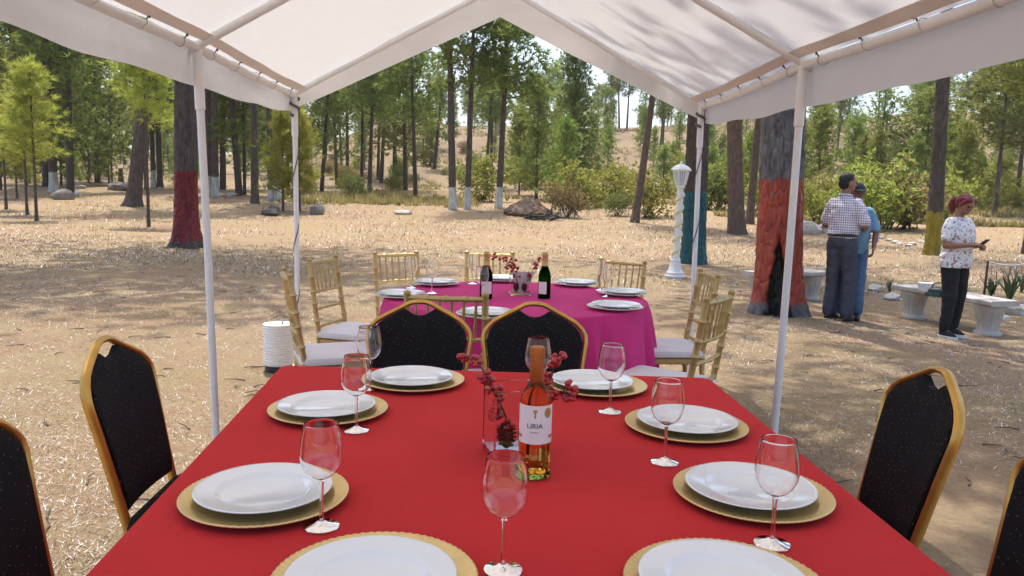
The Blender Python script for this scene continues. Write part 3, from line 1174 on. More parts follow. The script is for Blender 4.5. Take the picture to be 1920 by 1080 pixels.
for i in range(16):
    px = 1598+i*11.5
    p = on_ground(px+rr.uniform(-4, 4), 452+6*math.sin(i*.9)+rr.uniform(-3, 3)+i*.4)
    o = link('stone', SM[i % 3], None, p)
    o.rotation_euler = (0, 0, rr.random()*6)
    tag(o, 'small pale stone of the row edging the ground behind the men', 'stone', 'row of small pale stones')
for i in range(12):
    p = on_ground(rr.uniform(60, 470), rr.uniform(350, 372))
    o = link('stone', SM[i % 3], None, p)
    s = rr.uniform(1.2, 2.6)
    o.scale = (s, s, s)
    o.rotation_euler = (0, 0, rr.random()*6)
    tag(o, 'pale stone strewn at the edge of the left wood', 'stone', 'stones at the wood edge')
p = on_ground(990, 404)
o = link('dirt_mound', rock_mesh('dirt_mound', 41, (.72, .6, .50), simple('brown earth', (.15, .10, .072), .98, var=.45, scale=9, bump=1.0, bscale=22), 4, True), None, p)
tag(o, 'heap of dark brown earth and needles at the field edge', 'mound')
p = on_ground(1022, 413)
t = thing('brush_pile', 'flat pile of charred sticks beside the dirt mound', 'brush pile', p)
mc = simple('charred wood', (.03, .027, .026), .95, var=.4)
for i in range(13):
    a = rr.random()*6.28
    L_ = rr.uniform(.25, .6)
    c = np.array([rr.uniform(-.5, .5), rr.uniform(-.25, .25), rr.uniform(.03, .16)])
    d = np.array([math.cos(a), math.sin(a), rr.uniform(-.1, .25)])*L_
    MB().tube([c-d, c+[0, 0, .03], c+d], [.03, .035, .018], 6).build('stick', mc, t)
p = on_ground(227, 345)
o = link('tree_stump', trunk_mesh('tree_stump', .95, .16, .12, M_BARK, n=14, zs=np.linspace(-.1, .95, 12), bark=.02), None, p)
tag(o, 'dark upright stump standing in the left wood', 'stump')

# ================================================================== THE TENT
M_POLE = simple('white tent tube', (.74, .76, .78), .35, var=.06, scale=4, bump=.08, bscale=30)
M_TARP = tarp_mat('white tarpaulin', (.80, .79, .78), (.465, .452, .442), .46)
M_HEM = tarp_mat('tan tarpaulin hem', (.76, .67, .60), (.50, .42, .36), .38)
M_TIE = simple('tie cord', (.50, .47, .44), .7, var=.2)
M_HOOK = simple('tie hook', (.10, .06, .05), .5, var=.2)
M_RIB = simple('dark grey ribbon', (.10, .095, .10), .5, var=.3, scale=20)
FY = [5.88, 3.94, 2.0, .06]
XL = [-1.523, -1.488, -1.50, -1.50]
XR = [1.463, 1.473, 1.60, 1.60]
ZE, ZR, XC, RT = 2.025, 2.84, -.035, .0205
tent = thing('party_tent', 'white tarpaulin canopy on a white tube frame over both tables', 'tent', (0, 3, 0))


def tp(mb, name, mat, **kw):
    mb.v = [v-np.array([0, 3, 0]) for v in mb.v]
    return mb.build(name, mat, tent, **kw)


feet = {0: (-1.515, 1.48), 1: (-1.436, 1.452), 2: (-1.50, 1.62), 3: (-1.5, 1.6)}
for i, y in enumerate(FY):
    for s, xt in ((0, XL[i]), (1, XR[i])):
        xf = feet[i][s]
        g = gz(xf, y)
        po = tp(MB().tube([(xf, y, g-.03), (xf*.5+xt*.5+.004, y, 1.0), (xt, y, ZE-.02)], RT*.92, 14), 'pole', M_POLE)
        k = (ZE-.30-g)/(ZE-g)
        xk = xf+(xt-xf)*k
        cn = tp(MB().tube([(xk, y, ZE-.30), (xk, y, ZE-.295), (xt, y, ZE-.005)], [RT*.95, RT*1.18, RT*1.18], 14), 'pole_connector', M_POLE)
        tp(MB().box((xf-.05, y-.05, g-.01), (xf+.05, y+.05, g+.006), .002), 'foot_plate', M_POLE)
        ra = spl([(xt, y, ZE), (xt*.985+XC*.015, y, ZE+.02), (xt*.5+XC*.5, y, (ZE+ZR)/2+.004), (XC, y, ZR)], 16)
        tp(MB().tube(ra, RT*(.9 if i == 0 else 1.05), 14), 'rafter', M_POLE)
        if i == 0:
            hz = np.linspace(0, 1, 90)
            a = hz*2*math.pi*3.4+(.6 if s else 2.2)
            P = []
            for t_, an in zip(hz, a):
                z = g+.25+t_*(ZE-g-.28)
                xx = xf+(xt-xf)*(z-g)/(ZE-g)
                for dz in (-.016, .016):
                    P.append((xx+(RT+.003)*math.cos(an), y+(RT+.003)*math.sin(an), z+dz))
            tp(MB().grid(np.array(P).reshape(-1, 2, 3)), 'ribbon', M_RIB)
            kn = spl([(xt+.03*math.cos(q), y+.03*math.sin(q), ZE-.02-.012*q) for q in np.linspace(0, 11, 30)], 60)
            tp(MB().tube(kn, .011, 6), 'ribbon_knot', M_RIB)
for s, X in ((0, XL), (1, XR)):
    for i in range(3):
        sag = -.012
        pts = spl([(X[i], FY[i]-.0, ZE), ((X[i]+X[i+1])/2, (FY[i]+FY[i+1])/2, ZE+sag), (X[i+1], FY[i+1], ZE)], 12)
        tp(MB().tube(pts, RT*1.08, 14), 'eave_rail', M_POLE)
        n = 5
        for k in range(n):
            t_ = (k+.55)/n
            c = np.array([X[i]+(X[i+1]-X[i])*t_, FY[i]+(FY[i+1]-FY[i])*t_, ZE-.006])
            lp = [(c[0]+(RT+.005)*math.cos(q), c[1]+.014*math.sin(q*.5+k), c[2]+(RT+.005)*math.sin(q)) for q in np.linspace(0, 2*math.pi, 14, endpoint=False)]
            ti = tp(MB().tube(lp, .0022, 5, closed=True), 'tie', M_TIE)  # cord loop
            sg = 1 if s == 0 else -1
            hk = MB().tube(spl([(c[0]+sg*.026, c[1], c[2]+.012), (c[0]+sg*.036, c[1]+.006, c[2]+.032), (c[0]+sg*.034, c[1]+.014, c[2]+.022)], 9), .0032, 6)
            hk.v = [v-np.array([0, 3, 0]) for v in hk.v]
            hk.build('hook', M_HOOK, ti)
tp(MB().tube([(XC, y, ZR) for y in (5.88, 3.94, 2, .06)], RT, 12), 'ridge_rail', M_POLE)


def eave_x(X, y):
    return np.interp(y, FY[::-1], X[::-1])


yy = np.linspace(-.02, 5.93, 150)
U = np.linspace(0, 2, 61)
P = np.zeros((len(yy), len(U), 3))
bay = np.abs(np.sin(math.pi*(yy-FY[0])/1.94))
for j, u in enumerate(U):
    side = XL if u < 1 else XR
    uu = u if u < 1 else 2-u
    ex = eave_x(side, yy)
    ex = ex+np.where(np.array(side is XL), -.035, .035)
    x = ex+(XC-ex)*uu
    z = ZE+.03+(ZR-ZE+.012)*uu
    z = z-.03*bay*math.sin(math.pi*uu)+.012*vnoise(yy*1.6+u*3, u*3.5+yy*.8, 0, 8)*math.sin(math.pi*min(1, uu*1.2))+.005*vnoise(yy*5-u*4, u*9+yy*2, 0, 9)
    P[:, j] = np.stack([x, yy, z], 1)
tp(MB().grid(P), 'roof_cover', M_TARP)
for s, X in ((0, XL), (1, XR)):
    sg = -1 if s == 0 else 1
    H_ = np.zeros((len(yy), 2, 3))
    ex = eave_x(X, yy)
    for j, f in enumerate((.022, .058)):
        x = ex+(XC-ex)*f
        H_[:, j] = np.stack([x, yy, ZE+.03+(ZR-ZE)*f-.02-.010*bay+.004*vnoise(yy*4, j, 0, 4)], 1)
    tp(MB().grid(H_), 'hem_strip', M_HEM)
    V_ = np.zeros((len(yy), 9, 3))
    drop = (.215 if s == 0 else .235)*(1-.36*np.exp(-(yy[-1]-yy)/1.0))
    for j, d in enumerate(np.linspace(0, 1, 9)):
        wv = .012*d*np.sin(yy*5.5+s)+.010*d*vnoise(yy*2.4, d*2, 0, 14+s)
        V_[:, j] = np.stack([ex+sg*(.036+.012*d)+wv, yy, ZE+.03-d*drop-.006*d*np.sin(yy*7)], 1)
    tp(MB().grid(V_), 'side_valance', M_TARP)
    uu = np.linspace(0, 1, 60)
    G_ = np.zeros((60, 8, 3))
    x = X[0]+sg*.036+(XC-X[0]-sg*.036)*uu
    z = ZE+.03+(ZR-ZE+.012)*uu
    dr = .125+.125*uu**.8
    for j, d in enumerate(np.linspace(0, 1, 8)):
        wv = .010*d*np.sin(uu*9+s)+.012*d*vnoise(uu*6, d, 0, 18+s)
        G_[:, j] = np.stack([x, 5.932+.012*d+wv, z-d*dr], 1)
    tp(MB().grid(G_), 'gable_valance', M_TARP)

# ================================================================== TABLES AND CLOTHS
TZ = .760
M_WOOD = simple('folding table board', (.62, .60, .56), .6, var=.1)
M_STEEL = simple('grey steel', (.25, .25, .26), .45, metal=.6, var=.1)
M_RED = cloth_mat('red cloth', (.66, .028, .028), (.73, .032, .032), .04)
M_PINK = cloth_mat('magenta cloth', (.68, .045, .235), (.74, .053, .265), .04)


def drape(outline, ctr, ztop, drop, seed, amp, nf):
    O = np.asarray(outline, float)
    n = len(O)
    ctr = np.array(ctr)
    rings = []
    for f in (.02, .2, .4, .6, .78, .9, .965, .988):
        xy = ctr+(O-ctr)*f
        z = ztop+.0016*fbm(xy[:, 0]*2.2, xy[:, 1]*2.2, 0, seed, 3)*min(1, (1-f)*8)
        rings.append(np.column_stack([xy, z]))
    e = nrm(O-ctr)
    s = np.linspace(0, 2*math.pi, n, endpoint=False)
    ph = 1.3*vnoise(np.cos(s)*2.5, np.sin(s)*2.5, 0, seed)*2
    wave = np.sin(s*nf+ph*2)*.6+.4*np.sin(s*nf*1.7+ph*3)
    rings.append(np.column_stack([O-e*.003, np.full(n, ztop-.003)]))
    rings.append(np.column_stack([O, np.full(n, ztop-.012)]))
    for t_ in np.linspace(.06, 1, 12):
        out = e*(amp*t_**.7*(wave*.5+.35))[:, None]
        rings.append(np.column_stack([O+out, np.full(n, ztop-.012-drop*t_)+.004*np.sin(s*7)*t_]))
    V = np.concatenate(rings)
    F = [(i*n+k, i*n+(k+1) % n, (i+1)*n+(k+1) % n, (i+1)*n+k) for i in range(len(rings)-1) for k in range(n)]
    F.append(tuple(range(n-1, -1, -1)))
    return MB().add(V, [f[::-1] for f in F])


def quad_outline(c4, rad, per):
    out = []
    c4 = [np.array(c, float) for c in c4]
    for i in range(4):
        p, q, nx = c4[i-1], c4[i], c4[(i+1) % 4]
        a, b = nrm(p-q), nrm(nx-q)
        arc = [q+a*rad*(1-t_)**2+b*rad*t_**2 for t_ in np.linspace(0, 1, 7)]
        out += arc
        e0, e1 = q+b*rad, nx-nrm(nx-q)*rad
        out += [e0+(e1-e0)*t_ for t_ in np.linspace(0, 1, per+2)[1:-1]]
    return np.array(out)


RC = [(.785, .90), (.728, 2.62), (-.742, 2.665), (-.625, .90)]
rc = np.mean(np.array(RC), 0)
o = drape(quad_outline(RC, .035, 40), rc, TZ, .66, 3, .07, 16).build('tablecloth', M_RED)
tag(o, 'plain red cloth draped over the near rectangular table', 'tablecloth')
t = thing('banquet_table', 'rectangular folding table hidden under the red cloth', 'table', (rc[0], rc[1], 0))
MB().box((-.66, -.83, TZ-.034), (.69, .83, TZ-.005), .004).build('table_top', M_WOOD, t)
for sx in (-.55, .55):
    for sy in (-.7, .7):
        MB().tube([(sx, sy, gz(rc[0]+sx, rc[1]+sy)-.01), (sx, sy, TZ-.03)], .014, 10).build('leg', M_STEEL, t)

PC = np.array([.105, 4.545])
PR = .765
an = np.linspace(0, 2*math.pi, 240, endpoint=False)
o = drape(PC+PR*np.column_stack([np.cos(an), np.sin(an)]), PC, TZ, .70, 9, .16, 17).build('tablecloth', M_PINK)
tag(o, 'magenta pink cloth hanging in folds over the round table', 'tablecloth')
t = thing('round_table', 'round folding table hidden under the magenta cloth', 'table', (PC[0], PC[1], 0))
MB().lathe([(0, TZ-.034), (PR-.02, TZ-.034), (PR-.012, TZ-.02), (PR-.02, TZ-.005), (0, TZ-.005)], 60).build('table_top', M_WOOD, t)
for sx in (-.4, .4):
    for sy in (-.4, .4):
        MB().tube([(sx, sy, gz(PC[0]+sx, PC[1]+sy)-.01), (sx, sy, TZ-.03)], .014, 10).build('leg', M_STEEL, t)

# ================================================================== CHAIRS
M_GOLD = simple('gold chair tube', (.62, .36, .085), .33, metal=.75, var=.15, scale=10, bump=.05, bscale=40)
M_GOLDC = simple('champagne gold lacquer', (.50, .37, .155), .38, metal=.45, var=.15, scale=14)
M_CUSH = simple('white cushion cloth', (.78, .77, .77), .8, var=.04, scale=3, bump=.15, bscale=70)


def dotted():
    m, N, L, b = new_mat('black dotted upholstery')
    tc = N.new('ShaderNodeTexCoord')
    mp = N.new('ShaderNodeMapping')
    mp.inputs['Rotation'].default_value = (0, R(28), 0)
    mp.inputs['Scale'].default_value = (56, 0, 56)
    L.new(tc.outputs['Object'], mp.inputs['Vector'])
    v = N.new('ShaderNodeTexVoronoi')
    v.inputs['Scale'].default_value = 1
    v.inputs['Randomness'].default_value = .15
    L.new(mp.outputs[0], v.inputs['Vector'])
    d = mathn(N, L, 'LESS_THAN', v.outputs['Distance'], .085)
    n, f = noise_ramp(N, L, tc.outputs['Object'], 320, [(.3, (.005, .005, .006)), (.7, (.017, .016, .018))], 2)
    c = mixc(N, L, d, n, (.15, .14, .11))
    L.new(c, b.inputs['Base Color'])
    b.inputs['Roughness'].default_value = .85
    b.inputs['Specular IOR Level'].default_value = .2
    bp = N.new('ShaderNodeBump')
    bp.inputs['Strength'].default_value = .4
    bp.inputs['Distance'].default_value = .003
    L.new(f, bp.inputs['Height'])
    L.new(bp.outputs[0], b.inputs['Normal'])
    return m


M_BLACK = dotted()
SW = np.array([(0, .0), (.0015, .022), (.006, .040), (.0265, .0785), (.048, .121), (.070, .160), (.094, .184), (.118, .197), (.142, .200), (.17, .196), (.23, .187), (.34, .175), (.46, .165), (.54, .161)])
LEANB = R(13)


def back_pt(x, s, off=0.0):
    """x across, s down along the back from its top, off towards the sitter (+y)"""
    bow = -.020*(1-(x/.2)**2)
    L_ = .93/math.cos(0)-s*math.cos(LEANB)
    y = -.20-(.50-s)*math.sin(LEANB)+off+bow
    return (x, y, L_)


def banquet_chair():
    t = thing('banquet_chair', 'x', 'chair')
    s_ = np.unique(np.concatenate([np.linspace(0, .13, 42)**1.0*1.0, np.linspace(.13, .54, 30), [.001, .002, .004]]))
    hw = np.interp(s_, SW[:, 0], SW[:, 1])
    left = [(-h, s) for s, h in zip(s_, hw)]
    path = [back_pt(x, s) for x, s in left[::-1]]+[back_pt(x, s) for x, s in [(-x, s) for x, s in left][1:]]
    path = np.array(path)[::2]
    MB().tube(path, .0095, 12, flat=1.45, ref=(0, 1, 0)).build('back_frame', M_GOLD, t)
    # inner piping
    inn = [(x*(1-.017/max(.03, abs(x))) if abs(x) > .03 else x*.6, s+.013*max(0, 1-s/.12)) for x, s in left]
    # pad
    nx, ns = 33, 24
    xs_ = np.linspace(-.188, .188, nx)
    widest = .142
    front, rear = np.zeros((nx, ns, 3)), np.zeros((nx, ns, 3))
    up_s, up_h = SW[SW[:, 0] <= widest][:, 0], SW[SW[:, 0] <= widest][:, 1]
    dn_s, dn_h = SW[SW[:, 0] >= widest][:, 0], SW[SW[:, 0] >= widest][:, 1]
    for i, x in enumerate(xs_):
        ax = min(abs(x)+.012, .2)
        st = float(np.interp(ax, up_h, up_s))+.006
        st = max(st, .054-.030*(abs(x)/.060)**2) if abs(x) < .060 else st
        sb = .452 if ax < .169 else float(np.interp(-ax, -dn_h, dn_s))
        for j, q in enumerate(np.linspace(0, 1, ns)):
            s = st+(sb-st)*q
            ed = min(1, 7*min(q, 1-q, (1-abs(x)/.190)*1.2)+.18)
            front[i, j] = back_pt(x, s, .004+.017*ed**.5)
            rear[i, j] = back_pt(x, s, -.004-.010*ed**.5)
    mb = MB().grid(front)
    mb.add(rear.reshape(-1, 3), [(a, d, c, b) for a, b, c, d in [(i*ns+j, i*ns+j+1, (i+1)*ns+j+1, (i+1)*ns+j) for i in range(nx-1) for j in range(ns-1)]])
    o_ = nx*ns
    rim = [i*ns for i in range(nx)]+[(nx-1)*ns+j for j in range(1, ns)]+[i*ns+ns-1 for i in range(nx-2, -1, -1)]+[j for j in range(ns-2, 0, -1)]
    for k in range(len(rim)):
        a, b = rim[k], rim[(k+1) % len(rim)]
        mb.f.append((a, b, b+o_, a+o_))
    mb.build('back_pad', M_BLACK, t)
    for sx in (-1, 1):
        p0 = back_pt(sx*.162, .54)
        MB().tube(spl([p0, (sx*.172, -.205, .34), (sx*.185, -.235, .16), (sx*.19, -.275, -.01)], 14), .0115, 10, flat=1.4, ref=(0, 1, 0)).build('leg', M_GOLD, t)
        MB().tube(spl([(sx*.195, .20, .41), (sx*.195, .21, .2), (sx*.195, .225, -.01)], 10), .0115, 10).build('leg', M_GOLD, t)
        MB().tube([(sx*.18, -.215, .16), (sx*.195, .21, .16)], .007, 8).build('stretcher', M_GOLD, t)
    sf = quad_outline([(.205, .22), (.185, -.205), (-.185, -.205), (-.205, .22)], .04, 4)
    MB().tube(np.column_stack([sf, np.full(len(sf), .405)]), .0105, 8, closed=True).build('seat_frame', M_GOLD, t)
    rings = []
    for f, z in ((.95, .412), (1.02, .425), (1.03, .445), (1.0, .468), (.9, .481), (.6, .487), (.02, .489)):
        rings.append(np.column_stack([sf*f, np.full(len(sf), z)]))
    n = len(sf)
    F = [(i*n+k, i*n+(k+1) % n, (i+1)*n+(k+1) % n, (i+1)*n+k) for i in range(6) for k in range(n)]+[tuple(range(n-1, -1, -1))]
    MB().add(np.concatenate(rings), [f[::-1] for f in F]).build('seat_pad', M_BLACK, t)
    return t


def ringed(pts, r, rings, n=10):
    """bamboo-like turned stick with raised nodes"""
    P = np.asarray(pts, float)
    seg = np.concatenate([[0], np.cumsum(np.linalg.norm(np.diff(P, axis=0), axis=1))])
    Ltot = seg[-1]
    ts = sorted(set([0, 1]+[max(0, min(1, q+d)) for q in rings for d in (-.014/Ltot, -.007/Ltot, 0, .007/Ltot, .014/Ltot)]+list(np.linspace(0, 1, 12))))
    pts2 = np.array([[np.interp(t_*Ltot, seg, P[:, k]) for k in range(3)] for t_ in ts])
    rad = [r*(1+.38*max(0, 1-min([abs(t_-q)*Ltot for q in rings]+[9])/.012)) for t_ in ts]
    return MB().tube(pts2, rad, n)


def gold_chair():
    t = thing('gold_chair', 'x', 'chair')
    rp = lambda z: -.20-.07*max(0, z-.44)/.48-.03*max(0, .44-z)/.44
    rx = lambda z: .175-.012*(z-.44)
    for sx in (-1, 1):
        zz = [-.01, .2, .44, .6, .75, .905]
        po = ringed(spl([(sx*rx(z), rp(z), z) for z in zz], 16), .0148, [.1, .25, .36, .49, .6, .72, .8, .9]).build('rear_post', M_GOLDC, t)
        MB().lathe([(0, -.012), (.012, -.01), (.017, 0), (.015, .012), (0, .02)], 10, (sx*rx(.92), rp(.92), .912)).build('finial', M_GOLDC, po)
        ringed([(sx*.192, .2, -.01), (sx*.19, .192, .42)], .0145, [.15, .4, .62, .85]).build('leg', M_GOLDC, t)
        for z in (.14, .27):
            ringed([(sx*.176, -.205, z), (sx*.19, .195, z)], .0085, [.3, .7], 8).build('stretcher', M_GOLDC, t)
    for z in (.2,):
        ringed([(-.19, .196, z), (.19, .196, z)], .0085, [.3, .7], 8).build('stretcher', M_GOLDC, t)
        ringed([(-.176, -.212, z), (.176, -.212, z)], .0085, [.3, .7], 8).build('stretcher', M_GOLDC, t)
    cv = lambda x, z: rp(z)-.018*(1-(x/.17)**2)
    for z, r, nm in ((.897, .0125, 'top_rail'), (.715, .0095, 'back_rail'), (.61, .0095, 'back_rail'), (.50, .0095, 'back_rail')):
        xs_ = np.linspace(-rx(z), rx(z), 9)
        ringed([(x, cv(x, z), z) for x in xs_], r, [.25, .5, .75], 8).build(nm, M_GOLDC, t)
    for k in range(6):
        x = -.125+.05*k
        ringed([(x, cv(x, .715), .715), (x*1.05, cv(x, .897), .897)], .0062, [.33, .66], 7).build('spindle', M_GOLDC, t)
    so = quad_outline([(.205, .215), (.185, -.215), (-.185, -.215), (-.205, .215)], .03, 4)
    n = len(so)

    def slab(prof):
        rings = [np.column_stack([so*f, np.full(n, z)]) for f, z in prof]
        F = [(i*n+k, i*n+(k+1) % n, (i+1)*n+(k+1) % n, (i+1)*n+k) for i in range(len(prof)-1) for k in range(n)]+[tuple(range(n-1, -1, -1)), tuple((len(prof)-1)*n+k for k in range(n))]
        return MB().add(np.concatenate(rings), [f[::-1] for f in F])
    slab([(.96, .40), (1.0, .405), (1.0, .432), (.97, .436)]).build('seat_frame', M_GOLDC, t)
    slab([(.95, .437), (1.02, .444), (1.035, .460), (1.01, .478), (.9, .489), (.6, .494), (.05, .496)]).build('cushion', M_CUSH, t)
    return t


def place(proto, first, x, y, face, label, group):
    o = proto if first else copy_tree(proto)
    o.location = (x, y, gz(x, y))
    o.rotation_euler = (0, 0, math.atan2(face[1], face[0])-math.pi/2)
    tag(o, label, 'chair', group)
    return o


bc = banquet_chair()
for i, (bx, by, face, lab) in enumerate([
        (-.305, 3.03, (.03, -1), 'black banquet chair at the pink-table end, under the branch of berries leaning outward'),
        (.145, 3.03, (.0, -1), 'black banquet chair at the pink-table end, straight behind the rose wine bottle'),
        (-1.10, 2.20, (1, .03), 'black banquet chair on the sunlit-field side, nearer the pink table'),
        (-1.06, 1.47, (1, .02), 'black banquet chair on the sunlit-field side, farther from the pink table'),
        (1.17, 2.03, (-1, .07), 'black banquet chair on the stone-bench side, nearer the pink table'),
        (1.16, 1.42, (-1, .05), 'black banquet chair on the stone-bench side, farther from the pink table')]):
    f = nrm(np.array(face, float))
    # (bx, by) is where the top of the back stands; the seat lies ahead of it
    place(bc, i == 0, bx+f[0]*.315, by+f[1]*.315, f, lab, 'black banquet chairs around the red table')
gc = gold_chair()
for i, (bx, by, face, lab) in enumerate([
        (-.225, 3.36, (.05, 1), 'gold stick-back chair with its back towards the two black chairs'),
        (-1.13, 4.17, (1.2, .45), 'gold stick-back chair right beside the stack of white plates'),
        (-1.12, 4.98, (1.2, -.35), 'gold stick-back chair next to the one beside the plate stack'),
        (-.74, 5.62, (.75, -1), 'gold stick-back chair with its back to the red-painted tree'),
        (-.07, 5.82, (.1, -1), 'gold stick-back chair straight behind the dark bottle and berry vase'),
        (.86, 5.42, (-.75, -1), 'gold stick-back chair standing nearest the white lamp post'),
        (1.25, 4.62, (-1, -.05), 'gold stick-back chair on the orange-trunk side, behind another gold chair'),
        (1.03, 3.60, (-.9, .62), 'gold stick-back chair on the orange-trunk side, nearest the red table')]):
    f = nrm(np.array(face, float))
    place(gc, i == 0, bx+f[0]*.27, by+f[1]*.27, f, lab, 'gold chairs around the pink table')

# ================================================================== TABLEWARE
M_CHINA = simple('white china', (.89, .89, .86), .12, var=.02, scale=2, coat=.3)
M_CHARGER = simple('gold charger', (.80, .60, .26), .30, metal=.72, var=.1, scale=9)
M_GLASS = glass_mat('clear glass')
PLATE = [(0, .004), (.062, .004), (.064, 0), (.070, 0), (.073, .004), (.082, .004), (.090, .013), (.129, .0185), (.1318, .0195), (.1322, .0212), (.1305, .0222),
         (.125, .0208), (.094, .0178), (.0895, .0165), (.0845, .0105), (.079, .0078), (0, .0072)]
plate_me = MB().lathe(PLATE, 64).mesh('plate', M_CHINA)


def bead(i, a, rr_, zz):
    if 6 <= i <= 17:
        k = np.cos(a*72)
        rr_ = rr_*(1+.0016*k)
        zz = zz+.0007*k
    return rr_, zz


CH = [(0, .002), (.09, .002), (.112, .003), (.150, .008), (.158, .0115), (.1606, .0130), (.1612, .0145), (.1600, .0162), (.157, .0160), (.153, .0140), (.149, .0145), (.145, .0122), (.141, .0128), (.137, .0108),
      (.133, .0114), (.129, .0092), (.124, .0088), (.112, .0062), (.09, .005), (0, .005)]
charger_me = MB().lathe(CH, 288, mod=bead).mesh('charger', M_CHARGER)


def glass_set():
    t = thing('wine_glass', 'x', 'glass')
    out = [(.0045, .089), (.009, .092), (.020, .098), (.030, .108), (.0365, .122), (.0385, .136), (.0378, .152), (.0345, .172), (.0312, .190), (.0306, .194)]
    inn = [(r-.0011, z+.0002) for r, z in out[::-1]][1:]
    inn[-1] = (.0, .0915)
    MB().lathe([(0, .088)]+out+[(.0300, .1948)]+inn, 40).build('bowl', M_GLASS, t)
    MB().lathe([(0, .087), (.0050, .0865), (.0040, .078), (.0034, .055), (.0036, .030), (.0048, .016), (.0052, .0125), (0, .012)], 20).build('stem', M_GLASS, t)
    MB().lathe([(0, .0122), (.006, .0118), (.013, .0075), (.026, .0040), (.0315, .0026), (.0322, .0014), (.0312, .0003), (0, .0003)], 40).build('foot', M_GLASS, t)
    return t


gl = glass_set()
gl_used = [False]


def put_glass(xy, label, group, s=1.0):
    o = copy_tree(gl) if gl_used[0] else gl
    gl_used[0] = True
    o.location = (xy[0], xy[1], TZ+.0022)
    o.rotation_euler = (0, 0, random.random()*6)
    o.scale = (s, s, s)
    tag(o, label, 'glass', group)


SEATS = [('LB', 776, 714, 'at the end by the pink table, sunlit-field side', (-.006, -.004)), ('L2', 616, 769, 'on the sunlit-field side, nearer the pink table', (-.006, .002)),
         ('L3', 498, 931, 'on the sunlit-field side, farther from the pink table', (-.004, .004)), ('LN', 703, 1091, 'at the end away from the pink table, sunlit-field side', (-.004, -.012)),
         ('RB', 1118, 723, 'at the end by the pink table, stone-bench side', (-.014, .006)), ('R2', 1286, 799, 'on the stone-bench side, nearer the pink table', (.004, .008)),
         ('R3', 1410, 926, 'on the stone-bench side, farther from the pink table', (-.004, .004)), ('RN', 1362, 1104, 'at the end away from the pink table, stone-bench side', (-.006, .0))]
for nm, px, py, ph, off in SEATS:
    p = at_z(px, py, TZ+.008)
    o = link('charger_plate', charger_me, None, (p[0], p[1], TZ+.0015))
    o.rotation_euler = (0, 0, random.random()*6)
    tag(o, 'gold charger '+ph, 'charger plate', 'gold chargers on the red table')
    o = link('dinner_plate', plate_me, None, (p[0]+off[0], p[1]+off[1], TZ+.0072))
    tag(o, 'white dinner plate '+ph, 'plate', 'white plates on the red table')
for px, py, lab in [(603, 990, 'wine glass before the setting on the sunlit-field side, farther from the pink table'), (668, 809, 'wine glass before the setting on the sunlit-field side, nearer the pink table'),
                    (692, 731, 'wine glass beside the plate at the pink-table end, sunlit-field side'), (943, 1072, 'wine glass between the two settings at the end away from the pink table'),
                    (1006, 757, 'wine glass standing behind the rose wine bottle'), (1143, 774, 'wine glass beside the plate at the pink-table end, stone-bench side'),
                    (1246, 869, 'wine glass before the setting on the stone-bench side, nearer the pink table'), (1447, 1023, 'wine glass before the setting on the stone-bench side, farther from the pink table')]:
    put_glass(at_z(px, py, TZ), lab, 'wine glasses on the red table')


# ---- bottles
def text_on_cylinder(txt, r, zc, size, ang0, mat, parent, name='lettering', shear=0.0):
    cu = bpy.data.curves.new('t', 'FONT')
    cu.body = txt
    cu.size = size
    cu.align_x = 'CENTER'
    cu.extrude = .0002
    cu.resolution_u = 3
    ob = bpy.data.objects.new('t', cu)
    col.objects.link(ob)
    dg = bpy.context.evaluated_depsgraph_get()
    me = bpy.data.meshes.new_from_object(ob.evaluated_get(dg))
    bpy.data.objects.remove(ob)
    bm = bmesh.new()
    bm.from_mesh(me)
    bmesh.ops.subdivide_edges(bm, edges=[e for e in bm.edges if e.calc_length() > size*.25], cuts=2)
    for v in bm.verts:
        a = ang0+v.co.x/r
        rr_ = r+.0005+v.co.z
        v.co = Vector((rr_*math.cos(a), rr_*math.sin(a), zc+v.co.y))
    bm.to_mesh(me)
    bm.free()
    me.materials.clear()
    me.materials.append(mat)
    return link(name, me, parent)


def patch(r, a0, a1, z0, z1, n=24, m=2):
    P = np.array([[(r*math.cos(a), r*math.sin(a), z) for z in np.linspace(z0, z1, m)] for a in np.linspace(a0, a1, n)])
    return MB().grid(P)


M_PAPER = simple('white label paper', (.80, .78, .78), .6, var=.03)
M_INK = simple('dark blue-grey ink', (.05, .06, .09), .6, var=.1)
M_GILT = simple('gilt print', (.45, .27, .08), .4, metal=.4, var=.1)
M_FOIL = simple('orange bronze foil', (.42, .135, .035), .36, metal=.55, var=.12, scale=30)
M_ROSE = glass_mat('rose wine glass', (.94, .74, .38), 0.02, 1.36)
M_BASE = glass_mat('pale green glass', (.70, .78, .45), 0.02, 1.4)
p = at_z(1001, 893, TZ)
yaw_b = math.atan2(-p[1], -p[0])                     # label turned towards the head of the table
t = thing('wine_bottle', 'rose wine bottle with white label and orange foil on the red table', 'bottle', (p[0], p[1], TZ+.001), yaw_b)
MB().lathe([(0, .018), (.0325, .016), (.0345, .022), (.0348, .12), (.0345, .165), (.032, .180), (.026, .192), (.019, .203), (.0152, .214), (.0142, .225), (.0140, .282), (0, .283)], 48).build('glass_body', M_ROSE, t)
MB().lathe([(0, .003), (.028, 0), (.0335, .003), (.0348, .010), (.0342, .0155), (0, .0172)], 48).build('glass_base', M_BASE, t)
MB().lathe([(.0152, .207), (.0158, .208), (.0157, .262), (.0168, .2625), (.0168, .274), (.0157, .2745), (.0155, .286), (.0135, .2875), (0, .288)], 36).build('neck_foil', M_FOIL, t)
lb = patch(.0353, R(-82), R(82), .082, .166, 30).build('label', M_PAPER, t)
text_on_cylinder('LIRIA', .0354, .117, .0155, R(-2), M_INK, lb)
text_on_cylinder('SEMI SECO', .0354, .107, .0042, R(-2), M_GILT, lb)
